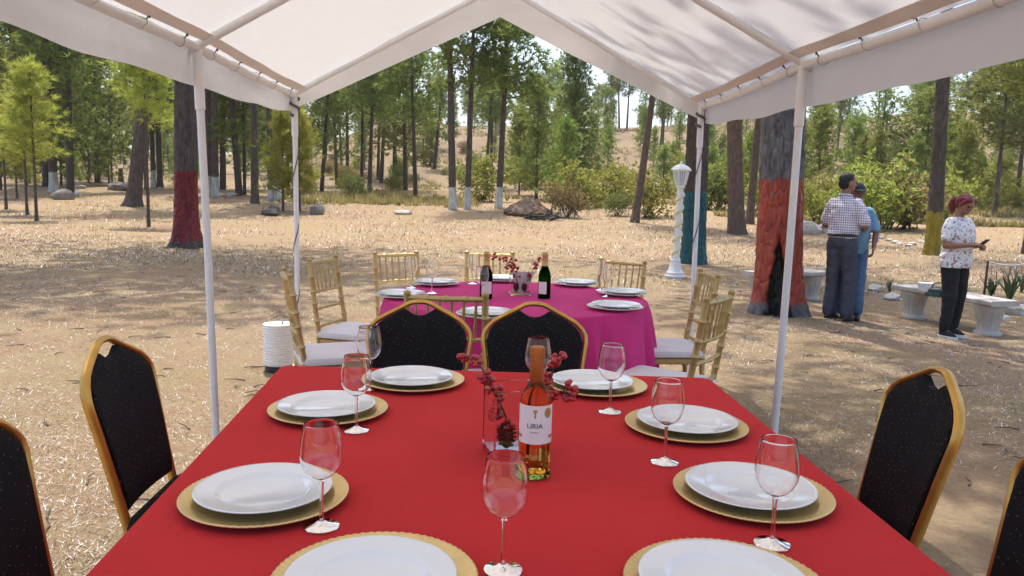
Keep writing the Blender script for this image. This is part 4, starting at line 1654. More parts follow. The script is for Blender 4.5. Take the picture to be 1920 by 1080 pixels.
patch(.0356, R(-82), R(-52), .094, .100, 8).build('gilt_band', M_GILT, lb)
patch(.0356, R(52), R(82), .094, .100, 8).build('gilt_band', M_GILT, lb)
em = MB()
em.add([(.0358*math.cos(a), .0358*math.sin(a), z) for a, z in [(R(-4.5), .139), (R(1.5), .139), (R(1.5), .152), (R(-4.5), .152), (R(-9), .152), (R(6), .152), (R(6), .157), (R(-9), .157)]],
       [(0, 1, 2, 3), (4, 5, 6, 7)])
em.build('emblem', M_GILT, lb)
md = MB()
ca, cz_, mr = R(47), .150, .0095
md.add([(.0357*math.cos(ca), .0357*math.sin(ca), cz_)]+[(.0357*math.cos(ca+mr*math.cos(a)/.0357), .0357*math.sin(ca+mr*math.cos(a)/.0357), cz_+mr*1.15*math.sin(a)) for a in np.linspace(0, 6.283, 20, endpoint=False)],
       [(0, 1+k, 1+(k+1) % 20) for k in range(20)])
md.build('medal', M_GILT, lb)
text_on_cylinder('ROSADO', .0350, .052, .0085, R(-2), simple('gold print', (.75, .55, .22), .4, metal=.3), t)

M_GREENB = glass_mat('green bottle glass', (.05, .22, .025), .02, 1.4)
M_DARKB = glass_mat('black-green bottle glass', (.012, .03, .018), .02, 1.4)
M_GOLDF = simple('pale gold foil', (.62, .42, .18), .4, metal=.5, var=.15, scale=30)
M_REDF = simple('dark red foil', (.25, .03, .035), .4, metal=.4, var=.15, scale=30)
for px, py, mg, mf, lab, red in [(1020, 560, M_GREENB, M_GOLDF, 'green glass bottle with pale gold foil on the pink table', False),
                                 (911, 560, M_DARKB, M_GOLDF, 'near-black bottle with a red collar on the pink table', True)]:
    p = at_z(px, py, TZ)
    t = thing('bottle', lab, 'bottle', (p[0], p[1], TZ+.001), math.atan2(-p[1], -p[0]))
    MB().lathe([(0, .004), (.030, 0), (.0352, .004), (.0358, .012), (.0358, .120), (.0345, .140), (.029, .160), (.0215, .178), (.0172, .194), (.0158, .235), (0, .236)], 40).build('glass_body', mg, t)
    MB().lathe([(.0190, .190), (.0182, .195), (.0166, .215), (.0172, .245), (.0185, .247), (.0185, .256), (.0160, .258), (.0155, .268), (0, .270)], 28).build('neck_foil', mf, t)
    if red:
        MB().lathe([(.0242, .172), (.0246, .173), (.0196, .190), (.0192, .192)], 28).build('collar', M_REDF, t)
    patch(.0364, R(-65) if not red else R(-50), R(20) if not red else R(60), .03, .10, 16).build('label', M_PAPER, t)

# ---- square vases, cones and berry branches
M_BERRY = simple('red berry', (.42, .012, .018), .3, var=.25, scale=40, coat=.4)
M_TWIG = simple('dark red twig', (.10, .02, .018), .7, var=.2)
M_CONE = simple('pine cone scales', (.055, .030, .024), .8, var=.4, scale=40)


def vase(label, p, w, h, rz):
    t = thing('square_vase', label, 'vase', (p[0], p[1], TZ+.001), rz)
    a, b, bt = w/2, w/2-.0055, .016
    mb = MB()
    V = [(sx*q, sy*q, z) for q, z in ((a, 0), (a, h), (b, h), (b, bt)) for sx, sy in ((-1, -1), (1, -1), (1, 1), (-1, 1))]
    F = [(3, 2, 1, 0)]+[(r_*4+k, r_*4+(k+1) % 4, (r_+1)*4+(k+1) % 4, (r_+1)*4+k) for r_ in range(3) for k in range(4)]+[(12, 13, 14, 15)]
    mb.add(V, F)
    mb.build('glass_body', M_GLASS, t, smooth=False)
    return t


def cone_mesh(s):
    mb = MB().ball((0, 0, s*1.0), (s*.55, s*.55, s*.95), 12, 8)
    for i in range(64):
        f = (i+.5)/64
        zc = s*(.1+1.8*f)
        r_ = s*(.30+.42*math.sin(math.pi*min(1, f*.85+.12)))
        a = i*2.399
        d = np.array([math.cos(a), math.sin(a), .35])
        sd = np.array([-math.sin(a), math.cos(a), 0])*s*.16
        c = np.array([0, 0, zc])+d*r_
        mb.add([c-d*s*.3-sd*.6, c-d*s*.3+sd*.6, c+sd*1.1+[0, 0, .02*s], c+d*s*.12, c-sd*1.1+[0, 0, .02*s], c+[0, 0, -s*.10]], [(0, 1, 2, 3, 4), (0, 5, 1), (1, 5, 2), (2, 5, 3), (3, 5, 4), (4, 5, 0)])
    return mb.mesh('pine_cone', M_CONE, True, 30)


vp = at_z(958, 852, TZ)
vase('square glass vase of red berries behind the rose wine bottle', vp, .112, .165, R(14))
o = link('pine_cone', cone_mesh(.031), None, (vp[0]-.012, vp[1]-.008, TZ+.017))
tag(o, 'dark pine cone lying in the square vase on the red table', 'pine cone')
pv = at_z(974, 552, TZ)
vase('square glass vase with berries on the pink table', pv, .118, .13, R(6))
o = link('pine_cone', cone_mesh(.027), None, (pv[0]-.02, pv[1], TZ+.017))
tag(o, 'dark reddish pine cone lying in the pink table vase', 'pine cone')
o = link('pine_cone', cone_mesh(.025), None, (pv[0]+.028, pv[1]-.006, TZ+.017))
tag(o, 'smaller dark pine cone beside the other in the pink table vase', 'pine cone')
BERRY = MB().ball((0, 0, 0), 1.0, 10, 7).mesh('berry', M_BERRY)


def spray(label, base, path_px, depth, br, clusters, seed):
    """path and berry clusters given in photo pixels, all at the depth of the vase"""
    r = random.Random(seed)
    t = thing('berry_branch', label, 'berry branch', base)
    B_ = np.array(base)
    pts = [np.zeros(3), np.array([0, 0, .05])]+[at_y(px, py, depth+dy)-B_ for px, py, dy in path_px]
    stem = spl(pts, 26)
    MB().tube(stem, np.linspace(.0024, .0012, 26), 6).build('stem', M_TWIG, t)
    tw = MB()
    for cx_, cy__, spx, n in clusters:
        for k in range(n):
            a, q = r.random()*6.28, math.sqrt(r.random())
            c = at_y(cx_+spx*q*math.cos(a), cy__+spx*q*math.sin(a), depth+r.uniform(-.02, .02))-B_
            near = stem[np.argmin(np.linalg.norm(stem-c, axis=1))]
            tw.tube(spl([near, (near+c)/2+[0, 0, .004], c], 5), .0009, 4)
            o = link('berry', BERRY, t, c)
            s = br*r.uniform(.8, 1.15)
            o.scale = (s, s, s*.95)
    tw.build('twig', M_TWIG, t)


zb = TZ+.016
spray('branch of red berries leaning over the outer rim of the near vase', (vp[0]-.01, vp[1], zb), [(952, 790, 0), (925, 728, 0), (902, 690, -.01), (872, 668, -.01)], vp[1], .0072,
      [(868, 668, 9, 6), (890, 678, 10, 8), (912, 708, 14, 13), (930, 738, 15, 13), (930, 772, 14, 12), (948, 800, 14, 9)], 1)
spray('branch of red berries rising beside the bottle neck', (vp[0]+.02, vp[1]+.01, zb), [(1000, 780, 0), (1025, 720, 0), (1045, 680, 0)], vp[1]+.01, .0072,
      [(1048, 672, 12, 10), (1040, 684, 10, 6), (1026, 706, 12, 9), (1022, 735, 14, 10)], 2)
spray('short branch of red berries pointing towards the stone benches', (vp[0]+.035, vp[1]-.005, zb), [(1015, 775, 0), (1045, 735, 0), (1078, 740, 0)], vp[1]-.005, .0072,
      [(1066, 720, 8, 4), (1080, 735, 8, 5), (1068, 750, 10, 6), (1036, 742, 9, 6)], 3)
dz = pv[1]
spray('wide branch of dark red berries in the pink table vase', (pv[0]-.015, pv[1], zb), [(968, 525, 0), (960, 500, 0), (940, 485, 0), (925, 478, 0)], dz, .0085,
      [(926, 480, 7, 6), (942, 486, 9, 8), (958, 495, 12, 14), (963, 508, 11, 12), (968, 520, 8, 6)], 4)
spray('small branch of dark red berries leaning to the green bottle', (pv[0]+.02, pv[1], zb), [(990, 525, 0), (1000, 505, 0), (1012, 488, 0)], dz, .0085,
      [(1013, 488, 5, 4), (1004, 496, 7, 6), (990, 517, 6, 5)], 5)
t = thing('napkin', 'folded white napkin standing in the pink table vase', 'napkin', (pv[0]+.006, pv[1]-.01, TZ+.017))
nk = MB()
for a in (-.5, -.15, .2, .55):
    nk.add([(-.006+a*.02, 0, .0), (.010+a*.02, .004, 0), (.030+a*.10, .01, .115), (-.008+a*.10, -.004, .125), (a*.05, .012, .06)], [(0, 1, 4), (1, 2, 4), (2, 3, 4), (3, 0, 4)])
nk.build('cloth', M_CUSH, t, smooth=False)

# ---- white settings on the pink table
big_plate = MB().lathe([(r*1.14, z*.9) for r, z in PLATE], 56).mesh('charger', M_CHINA)
for px, py, nm in [(752, 556, 'by the gold chair beside the plate stack'), (816, 533, 'by the gold chair backing on the red-painted tree'), (942, 526, 'straight behind the berry vase'),
                   (1080, 534, 'by the gold chair nearest the lamp post'), (1168, 552, 'on the orange-trunk side, nearer the lamp post'), (1153, 578, 'on the orange-trunk side, nearer the red table'),
                   (912, 592, 'before the gold chair backing on the black chairs')]:
    p = at_z(px, py, TZ+.006)
    o = link('under_plate', big_plate, None, (p[0], p[1], TZ+.0015))
    tag(o, 'broad white under-plate on pink table, '+nm, 'plate', 'white under-plates on the pink table')
    o = link('dinner_plate', plate_me, None, (p[0]+.004, p[1]-.006, TZ+.0125))
    tag(o, 'white dinner plate on pink table, '+nm, 'plate', 'white plates on the pink table')
for px, py, lab in [(771, 541, 'wine glass on the pink table beside the plate backing on the red-painted tree'), (810, 551, 'wine glass on the pink table between two plates on the sunlit-field side'),
                    (886, 533, 'wine glass on the pink table behind the dark bottle'), (903, 566, 'wine glass on the pink table before the dark bottle'),
                    (1126, 545, 'wine glass on the pink table by the plates near the lamp post'), (1138, 557, 'second wine glass beside the plates near the lamp post')]:
    put_glass(at_z(px, py, TZ), lab, 'wine glasses on the pink table')

# ---- the stack of plates standing on the ground
p = at_z(523, 690, .02)
t = thing('plate_stack', 'tall stack of white plates on a dark stand beside a gold chair', 'plate stack', (p[0], p[1], gz(p[0], p[1])))
prof = [(0, .045), (.06, .045)]
for k in range(15):
    z = .046+k*.0205
    prof += [(.104, z), (.112, z+.013), (.1125, z+.0185), (.108, z+.0195)]
prof += [(.07, .350), (0, .348)]
MB().lathe(prof, 48).build('plate_pile', M_CHINA, t)
MB().lathe([(0, .0), (.095, 0), (.10, .01), (.10, .032), (.085, .044), (0, .044)], 32).build('stand', simple('dark stand', (.05, .045, .045), .7), t)
MB().tube(spl([(.03, -.01, .345), (.035, -.01, .372), (.07, 0, .385), (.10, .01, .39)], 10), .006, 8).build('handle', M_STEEL, t)

# ================================================================== LAMP POST, BENCHES, SMALL GARDEN THINGS
M_WHITEP = simple('white lamp enamel', (.78, .77, .74), .45, var=.06, scale=9, bump=.1)
M_WRAP = simple('cream tulle wrapping', (.70, .66, .46), .8, var=.15, scale=8, bump=.4, bscale=30)
M_FROST = simple('grey frosted pane', (.42, .44, .45), .3, var=.1)
p = on_ground(1265, 520)
lamp = thing('lamp_post', 'white garden lamp post wound with cream fabric before the teal trunk', 'lamp post', p)
tilt = .012
lean_x = lambda z: tilt*z
mb = MB().lathe([(.0, .0), (.165, 0), (.168, .03), (.150, .05), (.150, .085), (.118, .12), (.098, .20), (.082, .28), (.085, .30), (.072, .32), (0, .325)], 32)
mb.build('base', M_WHITEP, lamp)
MB().tube([(lean_x(z), 0, z) for z in np.linspace(.3, 1.52, 10)], .052, 16).build('shaft', M_WHITEP, lamp)
q = np.linspace(0, 1, 150)
an = q*2*math.pi*5.2
wr = [(lean_x(.3+1.15*t_)+.050*math.cos(a), .050*math.sin(a), .30+1.15*t_) for t_, a in zip(q, an)]
MB().tube(wr, .034+.008*vnoise(q*40, 0, 0, 3), 7).build('wrapping', M_WRAP, lamp)
lz = 1.50
lx = lean_x(lz)
MB().lathe([(0, 0), (.055, 0), (.075, .02), (.070, .05), (.085, .06), (0, .065)], 24, (lx, 0, lz)).build('collar', M_WHITEP, lamp)
body = thing_l = None
for k in range(6):
    a = k*math.pi/3
    a2 = a+math.pi/3
    P0 = lambda ang, r, z: (lx+r*math.cos(ang), r*math.sin(ang), lz+z)
    MB().tube([P0(a, .082, .06), P0(a, .132, .30)], .012, 8).build('lantern_bar', M_WHITEP, lamp)
    pane = MB()
    pane.add([P0(a, .078, .065), P0(a2, .078, .065), P0(a2, .124, .29), P0(a, .124, .29)], [(0, 1, 2, 3)])
    pn = pane.build('lantern_pane', M_FROST, lamp, smooth=False)
    MB().tube([P0(a, .130, .295), P0(a2, .130, .295)], .012, 8).build('lantern_rail', M_WHITEP, lamp)
    for f in (.33, .67):
        lo_ = np.array(P0(a, .082, .065))*(1-f)+np.array(P0(a2, .082, .065))*f
        hi_ = np.array(P0(a, .130, .29))*(1-f)+np.array(P0(a2, .130, .29))*f
        MB().tube([lo_, hi_], .008, 6).build('glazing_bar', M_WHITEP, pn)
MB().lathe([(.10, .295), (.172, .30), (.175, .312), (.135, .352), (.085, .385), (.035, .405), (0, .41)], 6, (lx, 0, lz)).build('roof', M_WHITEP, lamp, smooth=False)
MB().lathe([(0, .40), (.02, .405), (.026, .42), (.012, .435), (.018, .447), (0, .46)], 12, (lx, 0, lz)).build('finial', M_WHITEP, lamp)

M_STONE = simple('cast stone', (.46, .43, .39), .9, var=.18, scale=7, bump=.5, bscale=35)


def flute(i, a, r_, z_):
    if 4 <= i <= 8:
        r_ = r_*(1+.05*np.cos(a*14))
    return r_, z_


PED = [(0, 0), (.15, 0), (.15, .045), (.125, .06), (.118, .075), (.112, .12), (.122, .19), (.14, .26), (.148, .30), (.155, .315), (.165, .34), (.165, .375), (0, .376)]
ped_me = MB().lathe(PED, 56, mod=flute).mesh('pedestal', M_STONE)


def bench(label, pa, pb, ext, wid, bowv):
    pa, pb = np.array(pa), np.array(pb)
    c = (pa+pb)/2
    d = pb-pa
    L_ = np.linalg.norm(d[:2])
    t = thing('stone_bench', label, 'bench', (c[0], c[1], min(pa[2], pb[2])-.01), math.atan2(d[1], d[0]))
    for sx in (-1, 1):
        link('pedestal', ped_me, t, (sx*L_/2, 0, 0))
    rows = []
    u = np.linspace(-1, 1, 20)
    prof = [(-wid/2+.012, .376), (-wid/2, .388), (-wid/2, .428), (-wid/2+.014, .44), (wid/2-.014, .44), (wid/2, .428), (wid/2, .388), (wid/2-.012, .376)]
    V = [[(uu*(L_/2+ext), w+bowv*(1-uu*uu), z+.0015*math.sin(uu*9)) for w, z in prof] for uu in u]
    n = len(prof)
    F = [(i*n+k, i*n+(k+1) % n, (i+1)*n+(k+1) % n, (i+1)*n+k) for i in range(19) for k in range(n)]+[tuple(range(n-1, -1, -1)), tuple(19*n+k for k in range(n))]
    MB().add(np.array(V).reshape(-1, 3), F).build('seat_slab', M_STONE, t, auto=30)
    return t


b1 = bench('pale cast stone bench with two fluted pedestals behind the woman', on_ground(1712, 597), on_ground(1851, 627), .21, .40, .05)
b2 = bench('pale cast stone bench partly hidden behind the orange trunk', on_ground(1425, 557), on_ground(1517, 562), .18, .38, .0)
pa = at_z(1737, 536, .44-.11)
t = thing('foam_box', 'small white lidded foam box standing on the stone bench', 'box', (pa[0], pa[1], gz(4.9, 8.4)+.43))
t.location.z = b1.location.z+.4405
mbx = MB()
mbx.add([(sx*w, sy*w*.8, z) for w, z in ((.062, 0), (.082, .085)) for sx, sy in ((-1, -1), (1, -1), (1, 1), (-1, 1))], [(3, 2, 1, 0), (4, 5, 6, 7)]+[(k, (k+1) % 4, 4+(k+1) % 4, 4+k) for k in range(4)])
mbx.build('tub', simple('white foam', (.80, .80, .80), .6, var=.03), t, smooth=False)
MB().box((-.088, -.072, .0855), (.088, .072, .105), .008).build('lid', simple('white foam lid', (.82, .82, .82), .6, var=.03), t)
pa = at_z(1762, 546, .33)
t = thing('handbag', 'slouched dark handbag with a strap lying on the stone bench', 'bag', (pa[0], pa[1], b1.location.z+.441), R(-40))
MB().ball((0, 0, .055), (.13, .075, .065), 16, 10).box((-.11, -.06, .0), (.11, .06, .05), .02).build('bag_body', simple('black leather', (.02, .022, .026), .45, var=.3), t)
MB().tube(spl([(-.09, 0, .09), (-.05, -.03, .155), (.05, -.03, .16), (.09, 0, .09)], 14), .008, 6).build('strap', simple('brown leather strap', (.08, .035, .025), .5), t)
MB().box((-.14, -.085, .0), (.02, -.078, .05), .002).build('teal_trim', simple('teal trim', (.03, .12, .13), .5), t)

# wire fence at the right
f0, f1 = at_z(1846, 543, 0), at_z(2010, 548, 0)
t = thing('wire_fence', 'low wire fence with a pale top rope beside the spiky plants', 'fence', (f0[0], f0[1], gz(f0[0], f0[1])))
M_WIRE = simple('rusty wire', (.20, .16, .13), .7, metal=.3, var=.3)
M_ROPE = simple('pale rope', (.62, .60, .54), .8, var=.1)
dv = np.array([f1[0]-f0[0], f1[1]-f0[1], 0])
for f in (0, .5, 1):
    MB().tube([dv*f+[0, 0, -.05], dv*f+[.01, 0, .56]], [.02, .016], 8).build('post', M_LIMB, t)
rope = spl([dv*f+[0, 0, .55-.05*math.sin(math.pi*((f*2) % 1))] for f in np.linspace(0, 1, 9)], 40)
MB().tube(rope, .012, 7).build('rope', M_ROPE, t)
for z in (.2, .38):
    MB().tube([dv*f+[0, 0, z+.01*math.sin(f*20)] for f in np.linspace(0, 1, 20)], .003, 5).build('wire', M_WIRE, t)
for k in range(13):
    f = (k+.7)/14
    MB().tube([dv*f+[0, 0, .02], dv*f+[.01*(-1)**k, 0, .5]], .0035, 5).build('wire', M_WIRE, t)

# spiky plants
M_AGAVE = simple('spiky leaf', (.085, .13, .055), .5, var=.35, scale=5)
lf = np.array([[(s*.022*w, .02*math.sin(q*3.1)*0+.16*q*q, .42*q) for s in (-1, 0, 1)] for q, w in ((0, .8), (.25, 1.15), (.5, 1.0), (.75, .6), (1, .05))])
lf[:, 1, 1] -= .010
leaf_me = MB().grid(lf).mesh('leaf', M_AGAVE)
for i, (px, py, s, lab) in enumerate([(1858, 556, .85, 'spiky grey-green plant between the bench and the wire fence'), (1893, 566, 1.15, 'largest spiky grey-green plant right of the stone bench'),
                                      (1915, 548, .8, 'spiky plant behind the largest one by the fence'), (1668, 549, .45, 'small tuft of blades at the far end of the stone bench')]):
    p = on_ground(px, py)
    t = thing('spiky_plant', lab, 'plant', p)
    for k in range(22):
        o = link('leaf', leaf_me, t)
        o.rotation_euler = (R(random.uniform(-22, 38)), R(random.uniform(-12, 12)), random.random()*6.28)
        q = s*random.uniform(.6, 1.15)
        o.scale = (q, q, q)
for i, (px, py, s) in enumerate([(1640, 545, (.12, .09, .07)), (1672, 562, (.13, .1, .07)), (1905, 590, (.14, .12, .1)), (1880, 600, (.09, .08, .06))]):
    p = on_ground(px, py)
    o = link('stone', rock_mesh('stone', 80+i, s, M_ROCKP), None, p)
    tag(o, ['pale stone lying alone on the path before the bench end', 'pale stone at the foot of the stone bench', 'pale stone at the foot of the largest spiky plant', 'smallest pale stone right of the stone bench'][i], 'stone')
px_tree('pine_tree', 'dark trunk standing behind the wire fence', 1926, 476, 17, 13, BIG[1], cz=7, cs=.6, n=24, bark=.015,
        zs=np.concatenate([[-.2], np.linspace(0, 4, 40), np.linspace(5, 13, 7)]))


# ================================================================== PEOPLE
def loft(mb, secs, n=20, cap=True):
    ang = np.linspace(0, 2*math.pi, n, endpoint=False)
    V = []
    for (cx, cy__, z, rx, ry) in secs:
        V.append(np.column_stack([cx+rx*np.cos(ang), cy__+ry*np.sin(ang), np.full(n, z)]))
    m = len(secs)
    F = [(i*n+k, i*n+(k+1) % n, (i+1)*n+(k+1) % n, (i+1)*n+k) for i in range(m-1) for k in range(n)]
    F += [tuple(range(n-1, -1, -1)), tuple((m-1)*n+k for k in range(n))]
    return mb.add(np.concatenate(V), F)


def limb(mb, pts, rad, n=14):
    P = np.asarray(pts, float)
    rad = np.asarray(rad, float)
    Q = spl(P, 18)
    rr_ = np.interp(np.linspace(0, len(rad)-1, 18), np.arange(len(rad)), rad)
    mb.tube(Q, rr_, n)
    mb.ball(P[0], rad[0], 12, 8)
    mb.ball(P[-1], rad[-1], 12, 8)


def wrinkle(me, amp, sc, seed):
    n = len(me.vertices)
    co = np.zeros(n*3)
    no = np.zeros(n*3)
    me.vertices.foreach_get('co', co)
    me.vertices.foreach_get('normal', no)
    co, no = co.reshape(-1, 3), no.reshape(-1, 3)
    d = amp*fbm(co[:, 0]*sc, co[:, 1]*sc, co[:, 2]*sc*1.6, seed, 3)
    co += no*d[:, None]
    me.vertices.foreach_set('co', co.ravel())
    me.update()


def hand(mb, wrist, d, up, side, curl):
    """palm and five fingers; d along the hand, up = back of the hand, side = +1 thumb towards +cross"""
    w, d, up = np.array(wrist, float), nrm(np.array(d, float)), np.array(up, float)
    up = nrm(up-d*(up@d))
    s = np.cross(d, up)*side
    for k in range(4):
        mb.tube([w, w+d*.05+s*(.022-.015*k), w+d*.088+s*(.030-.020*k)], [.016, .014, .0105], 8)
    for k, L_ in enumerate((.070, .080, .074, .058)):
        b = w+d*.084+s*(.030-.020*k)
        e1 = b+(d*math.cos(curl)-up*math.sin(curl))*L_*.5
        e2 = e1+(d*math.cos(curl*2.2)-up*math.sin(curl*2.2))*L_*.5
        mb.tube(spl([b, e1, e2], 7), np.linspace(.0100, .0075, 7), 8)
        mb.ball(e2, .0075, 8, 6)
    b = w+d*.025+s*.022
    e1 = b+(d*.6+s*.75-up*.15)*.035
    e2 = e1+(d*.9+s*.2-up*.35)*.032
    mb.tube(spl([b, e1, e2], 7), np.linspace(.0125, .0085, 7), 8)
    mb.ball(e2, .0085, 8, 6)


def head_parts(kind):
    mb = MB()
    mb.ball((0, 0, .125), (.074, .094, .098), 20, 14)
    mb.ball((0, .022, .062), (.058, .068, .058), 16, 10)
    mb.ball((0, .060, .028), (.026, .026, .020), 10, 8)
    mb.tube([(0, .090, .115), (0, .104, .092), (0, .108, .080)], [.009, .013, .015], 8)
    mb.ball((0, .090, .138), (.05, .016, .012), 12, 6)
    mb.ball((0, .083, .050), (.024, .016, .012), 10, 6)
    for s in (-1, 1):
        mb.ball((s*.075, -.005, .098), (.010, .022, .032), 10, 8)
    hair = MB()
    if kind == 'short':
        hair.ball((0, -.022, .150), (.078, .088, .082), 20, 12)
        hair.ball((0, -.045, .105), (.074, .062, .075), 16, 10)
        hair.ball((0, .02, .198), (.052, .045, .028), 14, 8)
    elif kind == 'cap':
        hair.ball((0, -.005, .160), (.083, .100, .080), 20, 12)
        hair.ball((0, .100, .150), (.062, .065, .012), 16, 6)
        hair.ball((0, -.050, .105), (.070, .052, .06), 16, 10)
    elif kind == 'tied':
        hair.ball((0, -.022, .148), (.083, .094, .084), 20, 12)
        hair.ball((0, -.055, .105), (.080, .065, .080), 16, 10)
        hair.ball((.028, .035, .190), (.050, .050, .034), 14, 8)
        for s in (-1, 1):
            hair.tube(spl([(s*.05, .055, .19), (s*.080, .035, .15), (s*.084, .0, .09)], 9), np.linspace(.024, .012, 9), 8)
        hair.ball((0, -.105, .10), (.034, .034, .034), 12, 8)
        hair.tube(spl([(-.01, -.10, .11), (-.02, -.165, .095), (-.03, -.19, .035), (-.035, -.165, -.035), (-.035, -.13, -.08)], 16), np.interp(np.linspace(0, 1, 16), [0, .3, .7, 1], [.028, .048, .044, .012]), 10)
    return mb, hair


def person(label, loc, face, h, head_kind, turn, nod, arms, feet_, woman, mats, tuck=True):
    S = h/1.70
    t = thing('person', label, 'person', loc, math.atan2(face[1], face[0])-math.pi/2)
    t.scale = (S, S, S)
    skin, hairm, shirt, trous, shoe = mats
    hw = .162 if woman else .172
    B_ = MB()
    loft(B_, [(0, 0, .90, .12, .085), (0, 0, .98, .13, .092), (0, 0, 1.08, .112, .085), (0, .005, 1.22, .125, .095), (0, 0, 1.34, .135, .09), (0, -.005, 1.40, .10, .07), (0, -.005, 1.44, .062, .058)])
    limb(B_, [(0, -.01, 1.40), (0, -.004, 1.46), (0, .012, 1.53)], [.058, .052, .050])
    legs = []
    for s, (fx, fy) in zip((-1, 1), feet_):
        hip, ank = np.array([s*.085, 0, .90]), np.array([fx, fy-.02, .085])
        knee = (hip*.48+ank*.52)+np.array([0, .03, 0])
        legs.append((hip, knee, ank))
        limb(B_, [hip, knee, ank], [.075, .052, .034])
        B_.tube([ank+[0, -.03, -.05], ank+[0, .05, -.05], ank+[0, .13, -.062]], [.03, .032, .022], 10)
    for s, (el, wr_, hd, hu, cl) in zip((-1, 1), arms):
        sh = np.array([s*(hw-.012), -.005, 1.362])
        limb(B_, [sh, sh*.45+np.array(el)*.55, el], [.042, .042, .036])
        limb(B_, [el, np.array(el)*.6+np.array(wr_)*.4, wr_], [.039, .037, .025])
        hand(B_, wr_, hd, hu, -s, cl)
    hb, hr = head_parts(head_kind)
    M_ = Matrix.Translation((0, .012, 1.485)) @ Matrix.Rotation(turn, 4, 'Z') @ Matrix.Rotation(-nod, 4, 'X')
    M_ = np.array(M_)
    for m_ in (hb, hr):
        m_.v = [v@M_[:3, :3].T+M_[:3, 3] for v in m_.v]
    off = B_.n
    B_.add(hb.verts(), hb.f)
    me = fuse(B_, .0085, 2)
    me.materials.append(skin)
    link('body', me, t)
    # hair
    me = fuse(hr, .008, 1)
    wrinkle(me, .004, 40, 5)
    me.materials.append(hairm)
    link('cap' if head_kind == 'cap' else 'hair', me, t)
    ap = lambda v: tuple(np.array(v)@M_[:3, :3].T+M_[:3, 3])
    for s in (-1, 1):
        MB().ball(ap((s*.031, .086, .112)), (.011, .008, .006), 8, 6).build('eye', M_EYE, t)
        MB().tube([ap((s*.016, .098, .132)), ap((s*.034, .096, .136)), ap((s*.05, .084, .130))], .004, 5).build('eyebrow', M_BROW, t)
    MB().tube([ap((-.022, .089, .050)), ap((0, .098, .050)), ap((.022, .089, .050))], .005, 6).build('mouth', M_LIP, t)
    # shirt
    sm = MB()
    z0 = .965 if tuck else .84
    if woman:
        loft(sm, [(0, 0, z0, .208, .160), (0, 0, .98, .204, .156), (0, .004, 1.10, .186, .142), (0, .016, 1.24, .186, .142), (0, .008, 1.34, .178, .115), (0, -.004, 1.405, .125, .080), (0, -.004, 1.435, .078, .066)])
    else:
        loft(sm, [(0, 0, z0, .166, .125), (0, .006, 1.02, .186, .142), (0, .012, 1.12, .184, .145), (0, .006, 1.24, .186, .132), (0, 0, 1.33, .188, .118), (0, -.006, 1.40, .140, .086), (0, -.006, 1.445, .074, .066)])
    for s, (el, wr_, *_x) in zip((-1, 1), arms):
        sh = np.array([s*hw, -.005, 1.368])
        e = sh+(np.array(el)-sh)*(.62 if woman else .80)
        limb(sm, [sh-[s*.03, 0, .0], sh*.5+e*.5, e], [.066, .068, .066] if woman else [.060, .060, .064])
    me = fuse(sm, .010, 2)
    wrinkle(me, .0075, 13, 9)
    me.materials.append(shirt)
    link('shirt', me, t)
    if head_kind != 'tied':
        MB().tube([(.072*math.cos(a), -.006+.064*math.sin(a), 1.452+.012*math.sin(a+math.pi)) for a in np.linspace(0, 2*math.pi, 20, endpoint=False)], .014, 8, closed=True).build('collar', shirt, t)
    # trousers
    tm = MB()
    kx = .012 if woman else .0
    loft(tm, [(0, 0, .86, .160, .115), (0, -.006, .93, .166, .124), (0, 0, 1.0, .158 if not woman else .150, .118)])
    for hip, knee, ank in legs:
        limb(tm, [hip+[0, 0, -.01], knee, ank+[0, .0, .01]], [.106, .080, .056] if woman else [.098, .080, .072])
    me = fuse(tm, .011, 2)
    wrinkle(me, .007, 9, 4)
    me.materials.append(trous)
    link('trousers', me, t)
    if tuck and not woman:
        MB().tube([(.168*math.cos(a), .128*math.sin(a), 1.0) for a in np.linspace(0, 2*math.pi, 28, endpoint=False)], .010, 8, closed=True, flat=2.0, ref=(0, 0, 1)).build('belt', M_BELT, t)
    for i, (hip, knee, ank) in enumerate(legs):
        s = -1 if i == 0 else 1
        sm = MB()
        loft(sm, [(ank[0], ank[1]+.055, -.002, .040, .118), (ank[0], ank[1]+.055, .025, .045, .125), (ank[0], ank[1]+.045, .055, .041, .108), (ank[0], ank[1]+.008, .090, .040, .060), (ank[0], ank[1]-.002, .115 if not woman else .095, .038, .045)])
        me = fuse(sm, .008, 3)
        me.materials.append(shoe)
        so = link('shoe', me, t)
        if woman:
            loft(MB(), [(ank[0], ank[1]+.055, -.004, .050, .131), (ank[0], ank[1]+.055, .032, .050, .131)]).build('sole', M_CUSH, so)
            for k in range(4):
                MB().tube([(ank[0]-.026, ank[1]+.055+.02*k, .082-.010*k), (ank[0], ank[1]+.06+.02*k, .092-.011*k), (ank[0]+.026, ank[1]+.055+.02*k, .082-.010*k)], .004, 5).build('lace', M_CUSH, so)
    return t


